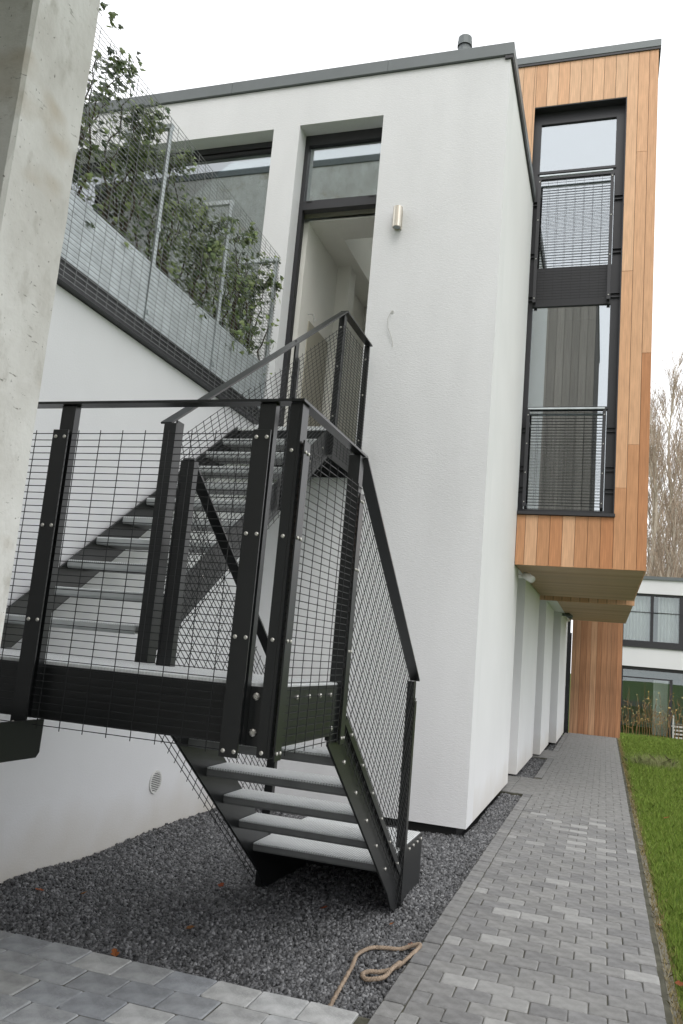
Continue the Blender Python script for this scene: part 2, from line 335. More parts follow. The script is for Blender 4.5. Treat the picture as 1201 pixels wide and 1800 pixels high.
def frame_rect(x0, x1, z0, z1, y0, y1, w, wb=None):
    wb = w if wb is None else wb; b = MB()
    b.box(x0, x1, y0, y1, z1 - w, z1); b.box(x0, x1, y0, y1, z0, z0 + wb)
    b.box(x0, x0 + w, y0, y1, z0 + wb, z1 - w); b.box(x1 - w, x1, y0, y1, z0 + wb, z1 - w); return b

# bolts share one mesh: low domed head, axis along local Z
_b = MB(); _b.v = []; n = 8
for r, z in ((1.0, 0.0), (1.0, 0.35), (0.6, 0.7)):
    _b.v += [(r * math.cos(2 * math.pi * j / n), r * math.sin(2 * math.pi * j / n), z) for j in range(n)]
_b.f = [tuple(range(16, 24))] + [(k * n + j, k * n + (j + 1) % n, (k + 1) * n + (j + 1) % n, (k + 1) * n + j) for k in (0, 1) for j in range(n)]
BOLT = _b.mesh('bolt', M['bolt'])
def bolt(parent, loc, axis, r=0.010):
    e = Vector(axis).to_track_quat('Z', 'Y').to_euler()
    return inst('bolt', BOLT, loc, parent, rot=e, scale=(r, r, r))

K = 0.975
kx = lambda v: v * K
kz = lambda z: 1.6 + (z - 1.6) * K

# ================================================================== SETTING
FY, CX = 8.17, -1.205             # house front plane, house right side plane
g = MB().quad((-300, -300, -0.16), (300, -300, -0.16), (300, 600, -0.16), (-300, 600, -0.16)).build('ground', M['soil'], kind='structure')
lw = MB()
lw.quad((0.40, -6, -0.03), (60, -6, -0.03), (60, 60, -0.03), (0.40, 60, -0.03)).build('lawn', M['soil'], kind='structure')
gb = MB()
gb.quad((-3.7, 3.9, -0.075), (-0.95, 3.9, -0.075), (-0.95, 23.0, -0.075), (-3.7, 23.0, -0.075))
gb.build('gravel_bed', M['gravelbase'], kind='structure')

# ---- pavers
def paver_mesh(name, lx, ly, h, m, j):
    b = MB(); c = 0.0045
    jit = lambda: random.uniform(-0.0025, 0.0025)
    hx, hy = lx / 2, ly / 2
    base = [(-hx, -hy), (hx, -hy), (hx, hy), (-hx, hy)]; base = [(x + jit(), y + jit()) for x, y in base]
    # 8-gon outline with worn corners
    out8 = []
    for k in range(4):
        x, y = base[k]; px, py = base[k - 1]; nx, ny = base[(k + 1) % 4]; w = random.uniform(0.003, 0.010)
        lp = math.hypot(px - x, py - y); ln = math.hypot(nx - x, ny - y)
        out8 += [(x + (px - x) * w / lp, y + (py - y) * w / lp), (x + (nx - x) * w / ln, y + (ny - y) * w / ln)]
    ins = [(x - math.copysign(c, x), y - math.copysign(c, y)) for x, y in out8]
    tz = [random.uniform(-0.0015, 0.0015) for _ in range(8)]
    b.v = [(x, y, -h) for x, y in out8] + [(x, y, -c) for x, y in out8] + [(ins[k][0], ins[k][1], tz[k]) for k in range(8)]
    b.f = [tuple(range(16, 24))] + [(a * 8 + k, a * 8 + (k + 1) % 8, a * 8 + 8 + (k + 1) % 8, a * 8 + 8 + k) for a in (0, 1) for k in range(8)]
    return b.mesh(name, m)

def lay(parent, cells, meshes, pale, limit, stuff_name, stuff_mat):
    """cells: (x, y, kind) ; nearest 'limit' become single parts, the rest are joined into one"""
    cells = sorted(cells, key=lambda c: c[1])
    rest = MB()
    for i, (x, y, lx, ly, key) in enumerate(cells):
        me = random.choice(pale[key] if (pale and random.random() < 0.12) else meshes[key])
        z = random.uniform(-0.003, 0.003); rz = random.uniform(-0.012, 0.012)
        if i < limit:
            o = inst('paver', me, (x, y, z), parent, rot=(random.uniform(-.008, .008), random.uniform(-.008, .008), rz))
        else:
            k = len(rest.v); rest.v += [(v.co.x + x, v.co.y + y, v.co.z + z) for v in me.vertices]; rest.f += [tuple(k + q for q in p.vertices) for p in me.polygons]
    if rest.v: rest.build(stuff_name, stuff_mat, parent, kind='stuff')

PX0, PX1 = -0.95, 0.36
path = MB().box(PX0, PX1, 3.72, 23.2, -0.12, -0.0075).build('path', M['joint'], kind='structure')
LXP, LYP = 0.180, 0.148
J = 0.004
pm = {k: [paver_mesh('paver', w - J, LYP - J, 0.06, M['paver'], 0) for _ in range(5)] for k, w in (('f', LXP), ('h', LXP / 2), ('q', 0.125))}
pp = {k: [paver_mesh('paver', w - J, LYP - J, 0.06, M['paver_pale'], 0) for _ in range(2)] for k, w in (('f', LXP), ('h', LXP / 2), ('q', 0.125))}
km = [paver_mesh('kerb', 0.105, 0.175, 0.06, M['paver'], 0) for _ in range(5)]
cells = []
y = 3.72 + LYP / 2; row = 0
while y < 23.1:
    x = PX0 + 0.112
    if row % 2: cells.append((x + LXP / 4, y, 0, 0, 'h')); x += LXP / 2
    while x + LXP <= PX1 + 0.01: cells.append((x + LXP / 2, y, 0, 0, 'f')); x += LXP
    if PX1 - x > 0.05: cells.append((x + LXP / 4, y, 0, 0, 'h'))
    y += LYP; row += 1
# paved thresholds reaching the wall niches
for ya, yb in ((11.25, 12.9), (16.0, 17.45)):
    y = ya + LYP / 2
    while y < yb:
        cells.append((PX0 + 0.056, y, 0, 0, 'q'))
        for q in range(4 if ya < 15 else 2): cells.append((PX0 - LXP / 2 - q * LXP + 0.0, y, 0, 0, 'f'))
        y += LYP
    MB().box(PX0 - 0.75, PX0 - 0.001, ya, yb, -0.12, -0.012).build('threshold_bed', M['joint'], path)
lay(path, cells, pm, pp, 300, 'distant_pavers', M['paver'])
kc = []
y = 3.83
while y < 23:
    if not (11.2 < y < 12.95 or 15.95 < y < 17.5): kc.append(y)
    y += 0.182
for i, y in enumerate(kc):
    inst('kerb_block', random.choice(km), (PX0 + 0.056, y, random.uniform(-0.002, 0.006)), path, rz=random.uniform(-.03, .03))
eb = MB()
y = -2.0
while y < 23:
    eb.box(PX1 + 0.004, PX1 + 0.05, y, y + 0.49, -0.1, -0.018 + random.uniform(-.004, .004)); y += 0.5
eb.build('concrete_edging', M['edging'], path)

paving = MB().box(-14, 2.5, -8, 3.715, -0.12, -0.008).build('pavement', M['joint'], kind='structure')
LXF, LYF = 0.235, 0.205
pf = {'f': [paver_mesh('paver', LXF - J, LYF - J, 0.06, M['paver_blue'], 0) for _ in range(6)]}
cells = []
for r in range(18):
    y = 3.912 - LYF / 2 - r * LYF
    x = 0.52 + (LXF / 2 if r % 2 else 0)
    while x > -4.4:
        if not (r == 0 and x > PX0 - 0.1): cells.append((x, -y, 0, 0, 'f'))
        x -= LXF
cells = [(x, y, a, b, k) for x, y, a, b, k in cells]
# sort by nearness to what the lens shows: rows towards the gravel first
srt = sorted(cells, key=lambda c: c[1])
rest = MB()
for i, (x, ny, a, b, k) in enumerate(srt):
    me = random.choice(pf['f']); z = random.uniform(-0.004, 0.003)
    inst('paver', me, (x, -ny, z), paving, rot=(random.uniform(-.012, .012), random.uniform(-.012, .012), random.uniform(-.015, .015))) if i < 300 else None
MB().box(-4.5, PX0 - 0.002, 3.7155, 3.905, -0.12, -0.014).build('pavement_bed', M['joint'], paving)

# ---- gravel: crushed stones, one mass
def stones(regions, n_per_m2, name, size):
    cube = np.array([(-1, -1, -1), (1, -1, -1), (1, 1, -1), (-1, 1, -1), (-1, -1, 1), (1, -1, 1), (1, 1, 1), (-1, 1, 1)], float)
    F = np.array(((3, 2, 1, 0), (4, 5, 6, 7), (0, 1, 5, 4), (1, 2, 6, 5), (2, 3, 7, 6), (3, 0, 4, 7)))
    V = []; 
    for (x0, x1, y0, y1, zf, dens) in regions:
        n = int((x1 - x0) * (y1 - y0) * n_per_m2 * dens)
        c = np.column_stack([rng.uniform(x0, x1, n), rng.uniform(y0, y1, n)])
        z = zf(c[:, 0], c[:, 1]) + rng.uniform(-0.012, 0.006, n)
        s = size * rng.uniform(0.45, 1.25, n)[:, None, None] * (1 if dens == 1 else dens ** -0.45)
        v = cube[None] * (1 + rng.uniform(-0.45, 0.45, (n, 8, 3))) * np.array([1, 0.75, 0.6]) * s
        q = rng.normal(size=(n, 4)); q /= np.linalg.norm(q, axis=1)[:, None]; w, a, b, d = q.T
        R = np.stack([np.stack([1 - 2 * (b * b + d * d), 2 * (a * b - w * d), 2 * (a * d + w * b)], -1), np.stack([2 * (a * b + w * d), 1 - 2 * (a * a + d * d), 2 * (b * d - w * a)], -1),
                      np.stack([2 * (a * d - w * b), 2 * (b * d + w * a), 1 - 2 * (a * a + b * b)], -1)], 1)
        v = np.einsum('nij,nkj->nki', R, v) + np.column_stack([c, z])[:, None, :]
        V.append(v.reshape(-1, 3))
    V = np.concatenate(V); n = len(V) // 8
    faces = (F[None] + 8 * np.arange(n)[:, None, None]).reshape(-1)
    me = bpy.data.meshes.new(name); me.vertices.add(len(V)); me.vertices.foreach_set('co', V.reshape(-1).astype(np.float32))
    me.loops.add(len(faces)); me.loops.foreach_set('vertex_index', faces.astype(np.int32)); me.polygons.add(6 * n)
    me.polygons.foreach_set('loop_start', np.arange(0, 24 * n, 4, dtype=np.int32)); me.polygons.foreach_set('loop_total', np.full(6 * n, 4, np.int32))
    me.materials.append(M['gravel']); me.update(); me.validate()
    o = bpy.data.objects.new(name, me); COL.objects.link(o); o['kind'] = 'stuff'; return o
heap = lambda x, y: -0.055 + 0.035 * np.exp(-((x + 3.55) / 0.25) ** 2) * (0.6 + 0.7 * np.sin(y * 3.1) * np.sin(y * 1.3)) + 0.012 * np.sin(x * 5 + y * 2) * np.sin(y * 3.7)
flat = lambda x, y: np.full_like(x, -0.05) + 0.01 * np.sin(x * 9) * np.sin(y * 4)
gr = stones([(-3.58, PX0 - 0.005, 3.92, 5.4, heap, 1.0), (-3.58, PX0 - 0.005, 5.4, 6.8, heap, 0.75), (-3.58, PX0 - 0.005, 6.8, FY + 0.1, heap, 0.5),
             (CX - 0.02, PX0 - 0.005, FY, 11.24, flat, 0.5), (CX - 0.05, PX0 - 0.005, 12.92, 16.0, flat, 0.3), (-1.1, -0.8, 17.5, 22.5, flat, 0.25)], 9500, 'gravel', 0.0098)
tag(gr, 'loose grey crushed gravel under the stairs and along the white wall', 'gravel')

# ---- grass
def blades(n, area, name, m, hmin, hmax, w, lean=0.5, z0=-0.03):
    xs = area(n); n = len(xs)
    near = np.clip(xs[:, 1] / 10, 0.6, 2.2)
    h = rng.uniform(hmin, hmax, n) * np.clip(near, 0.9, 1.2); a = rng.uniform(0, 2 * np.pi, n); ww = w * rng.uniform(0.7, 1.3, n) * near
    l = rng.uniform(0, lean, n) * h; la = rng.uniform(0, 2 * np.pi, n)
    b = np.column_stack([xs, np.full(n, z0)]); d = np.column_stack([np.cos(a) * ww / 2, np.sin(a) * ww / 2, np.zeros(n)])
    mid = b + np.column_stack([np.cos(la) * l * .3, np.sin(la) * l * .3, h * .6]); tip = b + np.column_stack([np.cos(la) * l, np.sin(la) * l, h])
    V = np.stack([b - d, b + d, mid + d * .7, tip, mid - d * .7], 1).reshape(-1, 3)
    me = bpy.data.meshes.new(name); me.vertices.add(5 * n); me.vertices.foreach_set('co', V.reshape(-1).astype(np.float32))
    me.loops.add(5 * n); me.loops.foreach_set('vertex_index', np.arange(5 * n, dtype=np.int32)); me.polygons.add(n)
    me.polygons.foreach_set('loop_start', np.arange(0, 5 * n, 5, dtype=np.int32)); me.polygons.foreach_set('loop_total', np.full(n, 5, np.int32))
    me.materials.append(m); me.update(); o = bpy.data.objects.new(name, me); COL.objects.link(o); return o
def lawn_area(n):
    y = 4.0 + 21 * rng.uniform(0, 1, n) ** 1.6; x = 0.415 + rng.uniform(0, 1, n) * (0.45 + y * 0.17)
    keep = rng.uniform(0, 1, n) < np.clip((x - 0.41) / 0.05, 0.35, 1); return np.column_stack([x, y])[keep]
gs = blades(185000, lawn_area, 'grass', M['grass'], 0.03, 0.075, 0.006, 0.9); tag(gs, 'short green lawn grass along the right edge of the path', 'grass', kind='stuff')
def edge_area(n):
    y = 4.0 + 19 * rng.uniform(0, 1, n) ** 1.5; return np.column_stack([0.37 + np.abs(rng.normal(0, 0.05, n)), y])
es = blades(6000, edge_area, 'dry_grass', M['straw'], 0.012, 0.045, 0.006, 1.2, -0.025); tag(es, 'dry straw-coloured grass at the edge of the path', 'grass', kind='stuff')
# ================================================================== WHITE HOUSE
TY = 11.17                        # front plane of the timber volume
house = empty('white_house', (-3, FY, 0), 'white rendered house block with tall door recess and grey roof coping behind the stairs', 'house')
DX0, DX1, DZ0, DZ1 = -3.665, -2.630, 3.70, 7.735
WX0, WX1, WZ0, WZ1 = -7.4, -4.003, 4.25, 7.725
wl = wall_holes(-9.5, CX, 0.04, 8.27, FY, FY + 0.4, [(DX0, DX1, DZ0, DZ1), (WX0, WX1, WZ0, WZ1)]).build('wall', M['render'], house)
sw = MB(); sw.box(CX - 0.35, CX, FY + 0.4, TY + 0.02, 0.04, 8.27); sw.box(CX - 0.35, CX, TY + 0.02, 11.72, 0.04, 2.945)
sw.build('side_wall', M['render_smooth'], house)
box('plinth', 'plinth', house, -3.5, CX - 0.10, FY + 0.07, 11.6, -0.16, 0.04)
rf = MB(); rf.box(-9.5, -3.3, FY + 0.2, 16, 8.20, 8.30); rf.box(-1.75, CX - 0.03, FY + 0.2, 16, 8.20, 8.30)
rf.box(-3.3, -1.75, FY + 0.2, 9.05, 8.20, 8.30); rf.box(-3.3, -1.75, 10.9, 16, 8.20, 8.30); rf.build('roof', M['coping'], house)  # roof left open for the added rooflight
MB().box(-3.32, -1.73, 9.03, 10.92, 8.302, 8.33).build('added_roof_light', M['clear'], house)  # added rooflight, out of view, to brighten the room behind the doorway
sh_ = MB(); sh_.box(-3.36, -3.301, 9.0, 10.95, 6.72, 8.195); sh_.box(-1.749, -1.69, 9.0, 10.95, 6.72, 8.195); sh_.box(-3.3, -1.75, 9.0, 9.049, 6.72, 8.195); sh_.box(-3.3, -1.75, 10.901, 10.95, 6.72, 8.195)
sh_.build('added_light_shaft', M['interior'], house)  # added shaft leading the rooflight's daylight down into the room
box('back_wall', 'render', house, -9.5, CX - 0.36, 15.6, 16, 0, 8.2)
box('left_wall', 'render', house, -9.5, -9.1, FY + 0.4, 15.6, 0, 8.2)
for a, b in ((-9.5, -6.6), (-6.597, -4.62), (-4.617, -2.62), (-2.617, CX + 0.035)):
    MB().bbox(a, b, FY - 0.035, FY + 0.32, 8.275, 8.425, 0.003).build('coping', M['coping'], house)
for a, b in ((FY + 0.3225, 9.9), (9.903, TY - 0.03)):
    MB().bbox(CX - 0.3, CX + 0.035, a, b, 8.275, 8.425, 0.003).build('coping', M['coping'], house)
dp = MB().box(CX - 0.06, CX + 0.028, FY - 0.028, FY + 0.3, 8.235, 8.275); dp.build('coping_shadow_strip', M['frame'], house)  # dark strip painted as the shadow line under the coping
MB().box(CX - 0.02, CX + 0.028, FY + 0.3, TY - 0.03, 8.235, 8.275).build('coping_shadow_strip', M['frame'], house)

# big window left of the door
YG = FY + 0.215
wd = frame_rect(WX0, WX1, WZ0, WZ1, YG, YG + 0.09, 0.075).build('window', M['frame'], house)
MB().box(WX0 + 0.075, WX1 - 0.075, YG + 0.02, YG + 0.075, WZ1 - 0.125, WZ1 - 0.085).build('top_rail', M['frame'], wd)
MB().box(WX0 + 0.075, WX1 - 0.075, YG + 0.045, YG + 0.055, WZ0 + 0.075, WZ1 - 0.125).build('pane', M['glass'], wd)
MB().box(WX0 - 0.02, WX1 + 0.0, FY - 0.03, YG - 0.002, WZ0 - 0.03, WZ0 - 0.002).build('sill', M['frame'], wd)
# door: transom above an open doorway
dw = MB(); dw.box(DX0, DX0 + 0.05, YG, YG + 0.09, DZ0, DZ1 - 0.13); dw.box(DX1 - 0.012, DX1, YG, YG + 0.09, DZ0, DZ1 - 0.13)
dw.box(DX0, DX1, YG, YG + 0.09, DZ1 - 0.13, DZ1); dw.box(DX0 + 0.05, DX1 - 0.012, YG - 0.012, YG + 0.09, 6.745, 6.86)
door = dw.build('door_frame', M['frame'], house)
MB().box(DX0 + 0.05, DX1 - 0.012, YG + 0.04, YG + 0.05, 6.86, DZ1 - 0.13).build('transom_pane', M['glass'], door)
for x in (DX0 + 0.13, DX1 - 0.13):
    MB().box(x - 0.035, x + 0.035, YG - 0.016, YG - 0.0125, 6.835, 6.848).build('drain_cap', M['plinth'], door)
box('threshold', 'frame', house, DX0, DX1, FY - 0.02, YG + 0.09, DZ0 - 0.03, DZ0)
# the room behind the doorway
rm = MB()
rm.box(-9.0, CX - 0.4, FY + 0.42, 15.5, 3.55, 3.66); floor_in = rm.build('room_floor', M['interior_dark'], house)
rc = MB(); rc.box(-3.60, -3.301, FY + 0.41, 11.04, 6.70, 6.719); rc.box(-1.749, CX - 0.36, FY + 0.41, 11.04, 6.70, 6.719); rc.box(-3.30, -1.75, FY + 0.41, 9.049, 6.70, 6.719); rc.box(-3.30, -1.75, 10.901, 11.04, 6.70, 6.719)
rc.build('room_ceiling', M['interior'], house)  # ceiling left open below the added shaft
box('added_transom_backing', 'interior_dark', house, DX0 - 0.03, CX - 0.36, FY + 0.405, FY + 0.408, 6.75, 8.1)  # added dark backing behind the transom so the pane shows mostly reflection
box('ceiling_edge', 'interior', house, -3.70, -3.60, FY + 0.41, 11.04, 3.66, 6.70)
b = MB(); b.box(-3.599, -3.42, 9.75, 10.0, 3.66, 6.699)
b.build('room_column', M['interior'], house)
box('room_wall', 'interior', house, -3.70, CX - 0.36, 11.04, 11.12, 3.66, 6.72)
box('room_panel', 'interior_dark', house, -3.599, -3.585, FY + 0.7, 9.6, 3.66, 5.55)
box('room_back_wall', 'interior', house, -9.0, -3.70, 10.6, 10.7, 3.66, 8.1)
cb = MB().tube([(-3.56, 8.75, 5.58), (-3.50, 8.72, 5.57), (-3.47, 8.72, 5.53), (-3.46, 8.72, 5.45)], 0.006, 5)
cb.tube([(-3.52, 8.72, 5.57), (-3.47, 8.70, 5.56), (-3.44, 8.71, 5.47)], 0.005, 5)
tag(cb.build('hanging_cable', M['cable']), 'loose pale cable ends hanging inside the open doorway', 'cable')

# wall lamp
lamp = empty('wall_lamp', (-2.345, FY, 6.26), 'brushed steel up-down lamp on the white wall right of the door', 'lamp')
box('back_plate', 'stainless', lamp, -2.385, -2.305, FY - 0.03, FY - 0.001, 6.27, 6.50)
lb = MB(); n = 16
for z0, z1, r in ((6.265, 6.505, 0.052),):
    ring = [(-2.345 + r * math.cos(2 * math.pi * j / n), FY - 0.07 + r * math.sin(2 * math.pi * j / n)) for j in range(n)]
    i = len(lb.v); lb.v += [(x, y, z0) for x, y in ring] + [(x, y, z1) for x, y in ring]
    lb.f += [(i + j, i + (j + 1) % n, i + n + (j + 1) % n, i + n + j) for j in range(n)] + [tuple(i + n + j for j in range(n))]
    inner = [(-2.345 + r * .8 * math.cos(2 * math.pi * j / n), FY - 0.07 + r * .8 * math.sin(2 * math.pi * j / n)) for j in range(n)]
    k = len(lb.v); lb.v += [(x, y, z0) for x, y in inner] + [(x, y, z0 + .02) for x, y in inner]
    lb.f += [(i + (j + 1) % n, i + j, k + j, k + (j + 1) % n) for j in range(n)] + [(k + (j + 1) % n, k + j, k + n + j, k + n + (j + 1) % n) for j in range(n)]
lb.build('lamp_body', M['stainless'], lamp)
MB().tube([(-2.345, FY - 0.07, 6.268), (-2.345, FY - 0.07, 6.284)], 0.041, 12).build('lens', M['lens'], lamp)
# stray wire from the wall
wr = MB().tube([(-2.336, FY + 0.01, 5.30), (-2.335, FY - 0.02, 5.305), (-2.345, FY - 0.03, 5.28), (-2.372, FY - 0.03, 5.21), (-2.362, FY - 0.03, 5.10), (-2.325, FY - 0.025, 5.02), (-2.30, FY - 0.02, 4.94), (-2.298, FY - 0.02, 4.89)], 0.004, 5)
wr.tube([(-2.336, FY + 0.002, 5.30), (-2.336, FY - 0.006, 5.30)], 0.018, 8)
tag(wr.build('wall_wire', M['cable']), 'thin stray wire curling from a hole in the white wall', 'wire')
# flue pipe on the roof
fl = empty('flue_pipe', (-2.07, 9.75, 8.3), 'short dark round flue pipe on the white house roof', 'flue')
MB().tube([(-2.07, 9.75, 8.30), (-2.07, 9.75, 9.80)], 0.085, 20, True).build('pipe', M['coping'], fl, True)
for z in (9.66, 9.80): MB().tube([(-2.07, 9.75, z), (-2.07, 9.75, z + 0.07)], 0.1, 20).build('collar', M['coping'], fl)
MB().tube([(-2.07, 9.75, 9.80), (-2.07, 9.75, 9.93)], 0.093, 20).build('cap', M['coping'], fl)

# ================================================================== TIMBER VOLUME
TX1 = 0.465; TZ0, TZ1 = 2.945, 10.53; TYB = 15.9
tv = empty('timber_volume', (-0.4, TY, TZ0), 'tall cedar-clad upper storeys cantilevered over the path with dark windows', 'building')
RX0, RX1, RZ0, RZ1 = -1.275, 0.05, 3.672, 9.795     # window recess
wall_holes(-4.2, TX1 - 0.02, TZ0 + 0.025, TZ1, TY + 0.022, TY + 0.30, [(RX0, RX1, RZ0, RZ1)]).build('core_wall', M['core'], tv)
cr_ = MB(); cr_.box(TX1 - 0.25, TX1 - 0.022, TY + 0.302, TYB - 0.022, TZ0 + 0.025, TZ1); cr_.box(CX + 0.01, TX1 - 0.252, TY + 0.302, TYB - 0.022, TZ0 + 0.025, TZ0 + 0.3)
cr_.box(-4.2, TX1 - 0.252, TY + 0.302, TYB - 0.022, TZ1 - 0.2, TZ1); cr_.box(-4.2, TX1 - 0.252, TYB - 0.25, TYB - 0.022, TZ0 + 0.302, TZ1 - 0.202)
cr_.box(-4.2, -4.0, TY + 0.302, TYB - 0.252, 8.4, TZ1 - 0.202)
cr_.build('core_shell', M['core'], tv)
box('room_floor', 'interior', tv, CX - 0.3, TX1 - 0.26, TY + 0.31, TYB - 0.26, 6.55, 6.85)
box('room_back_wall', 'interior', tv, CX - 0.3, TX1 - 0.26, TYB - 0.5, TYB - 0.26, TZ0 + 0.31, TZ1 - 0.21)
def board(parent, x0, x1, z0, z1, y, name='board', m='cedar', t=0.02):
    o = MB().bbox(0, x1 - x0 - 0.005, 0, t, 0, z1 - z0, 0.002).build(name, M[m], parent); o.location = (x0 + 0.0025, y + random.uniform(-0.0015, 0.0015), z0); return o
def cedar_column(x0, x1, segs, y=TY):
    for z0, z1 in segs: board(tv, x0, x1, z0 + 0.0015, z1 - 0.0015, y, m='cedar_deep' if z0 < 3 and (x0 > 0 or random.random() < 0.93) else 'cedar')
bw = 0.162
x = RX1
while x > -4.1:                                           # above the window
    lo = RZ1 if x - bw > RX0 - 0.01 else 8.0
    xa = max(x - bw, RX0) if x > RX0 + 0.001 else x - bw
    cedar_column(xa, x, [(lo, TZ1)]); x = xa
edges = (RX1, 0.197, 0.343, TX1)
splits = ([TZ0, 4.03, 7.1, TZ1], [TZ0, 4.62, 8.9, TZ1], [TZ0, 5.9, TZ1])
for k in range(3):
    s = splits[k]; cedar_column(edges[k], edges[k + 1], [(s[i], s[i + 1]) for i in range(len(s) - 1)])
x = RX1
while x > CX + 0.03:
    xa = max(x - bw, CX + 0.004)
    if xa - CX < 0.05: xa = CX + 0.004
    cedar_column(xa, x, [(TZ0, RZ0 - 0.04)]); x = xa
# right-hand side boards and soffit boards
side_me = MB().bbox(0, 0.02, 0, bw - 0.005, 0, TZ1 - TZ0, 0.002).mesh('board', M['cedar'])
y = TY + 0.024
while y + bw < TYB: inst('board', side_me, (TX1 - 0.02, y, TZ0), tv); y += bw
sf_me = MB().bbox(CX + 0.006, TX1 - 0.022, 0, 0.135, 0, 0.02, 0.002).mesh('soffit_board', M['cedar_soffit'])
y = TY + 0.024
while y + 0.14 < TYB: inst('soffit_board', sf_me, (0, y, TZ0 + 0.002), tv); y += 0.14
MB().bbox(-4.2, TX1 + 0.03, TY - 0.03, TY + 0.25, TZ1 + 0.001, TZ1 + 0.115, 0.003).build('coping', M['coping'], tv)
MB().bbox(TX1 - 0.25, TX1 + 0.03, TY + 0.252, TYB, TZ1 + 0.001, TZ1 + 0.115, 0.003).build('coping', M['coping'], tv)
MB().box(-4.2, TX1 + 0.022, TY - 0.022, TY - 0.001, TZ1 - 0.035, TZ1).build('coping_shadow_strip', M['frame'], tv)  # same dark shadow line, set below this coping
MB().box(TX1 + 0.001, TX1 + 0.022, TY, TYB, TZ1 - 0.06, TZ1).build('coping_shadow_strip', M['frame'], tv)
# window assembly (two storeys)
YW = TY + 0.15
def tv_box(name, m, parent, x0, x1, y0, y1, z0, z1): return MB().box(x0, x1, y0, y1, z0, z1).build(name, M[m], parent)
fr = MB()
fr.box(RX0, -1.150, YW, YW + 0.1, RZ0, RZ1); fr.box(-0.085, RX1, YW, YW + 0.1, RZ0, RZ1)
for z0, z1 in ((9.60, RZ1), (8.70, 8.80), (6.70, 7.29), (RZ0, 3.74)): fr.box(-1.150, -0.085, YW, YW + 0.1, z0, z1)
win = fr.build('window', M['frame'], tv)
for z0, z1 in ((8.80, 9.60), (7.29, 8.70), (5.18, 6.70), (3.74, 5.18)):
    MB().box(-1.150, -0.085, YW + 0.03, YW + 0.04, z0, z1).build('pane', M['coated'], win)
for z in (8.79, 5.17): MB().box(-1.165, -0.07, YW - 0.02, YW - 0.001, z - 0.012, z + 0.025).build('window_bar', M['frame'], win)
for a, b_, c, d in ((RX0, RX0 + 0.012, RZ0, RZ1), (RX1 - 0.012, RX1, RZ0, RZ1)):
    MB().box(a, b_, TY + 0.003, YW - 0.001, c, d).build('reveal', M['frame'], win)
MB().box(RX0 + 0.012, RX1 - 0.012, TY + 0.003, YW - 0.001, RZ1 - 0.012, RZ1).build('reveal', M['frame'], win)
MB().box(CX + 0.004, RX1 + 0.015, TY - 0.045, YW - 0.001, RZ0 - 0.036, RZ0 + 0.004).build('sill', M['frame'], win)
for z in (8.27, 7.45, 6.78, 4.83, 4.28, 3.98):
    for x0, x1 in ((-0.085, RX1 - 0.015), (RX0 + 0.015, -1.15)):
        for dz in (0, 0.06): MB().box(x0, x1, YW - 0.03, YW - 0.001, z + dz, z + dz + 0.014).build('bracket', M['frame'], win)
def balcony(z0, z1):
    e = empty('balcony_railing', parent=tv)
    for x in (-1.125, -0.115):
        MB().box(x - 0.022, x + 0.022, TY + 0.03, TY + 0.045, z0, z1).build('post', M['frame'], e)
        for k in range(4): bolt(e, (x, TY + 0.029, z0 + 0.06 + (z1 - z0 - 0.14) * k / 3), (0, -1, 0), 0.009)
        for z in (z0 + 0.02, z1 - 0.2): MB().box(x - 0.015, x + 0.015, TY + 0.046, YW - 0.002, z, z + 0.05).build('stay', M['frame'], e)
    MB().box(-1.13, -0.11, TY + 0.02, TY + 0.055, z1, z1 + 0.02).build('top_rail', M['galv'], e)
    MB().wires((0, TY + 0.05, 0), (1, 0, 0), (0, 0, 1), [(-1.11, z0 + 0.02), (-0.13, z0 + 0.02), (-0.13, z1 - 0.02), (-1.11, z1 - 0.02)], 0.042, 0.125, 0.0026, 0.0016).build('wire_mesh', M['wire'], e, kind='stuff')
balcony(6.72, 8.67); balcony(3.76, 5.13)

# second, lower timber volume further along
tv2 = empty('timber_wing', (-0.4, 16.05, 2.9), 'lower cedar-clad overhang behind the tall timber storeys', 'building')
MB().box(-1.2, TX1 - 0.01, 16.07, 21.9, 2.905, 9.5).build('core', M['core'], tv2)
x = TX1 + 0.02
while x > -1.2:
    o = MB().bbox(0, bw - 0.006, 0, 0.02, 0, 6.0, 0.002).build('board', M['cedar'], tv2); o.location = (x - bw, 16.045, 2.88); x -= bw
y = 16.09
while y < 21.8:
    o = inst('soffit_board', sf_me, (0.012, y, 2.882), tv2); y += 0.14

# walls with niches under the overhang
for i, (xa, ya, yb, lab) in enumerate(((-1.20, 12.85, 15.75, 'first white wall pier beyond the corner block under the overhang'), (-1.10, 16.15, 18.6, 'second white wall pier beyond the corner block under the overhang'),
                                       (-0.97, 19.1, 22.6, 'far white wall pier beside the weathered timber wall'))):
    p_ = MB().bbox(xa - 0.8, xa, ya, yb, 0.02, 2.94 if ya < 15.9 else 2.878, 0.004).build('wall_pier', M['render_smooth']); tag(p_, lab, 'wall', 'white wall piers')
box('niche_ceiling', 'render_smooth', house, -2.05, CX + 0.004, 11.73, 15.88, 2.948, 2.966)
box('niche_ceiling', 'render_smooth', house, -2.05, -0.9, 16.04, 22.6, 2.8785, 2.881)
nb = MB().box(-2.05, -1.85, 11.72, 22.6, 0.0, 2.94).build('niche_back_wall', M['render_smooth']); tag(nb, 'recessed white wall at the back of the niches', 'wall')
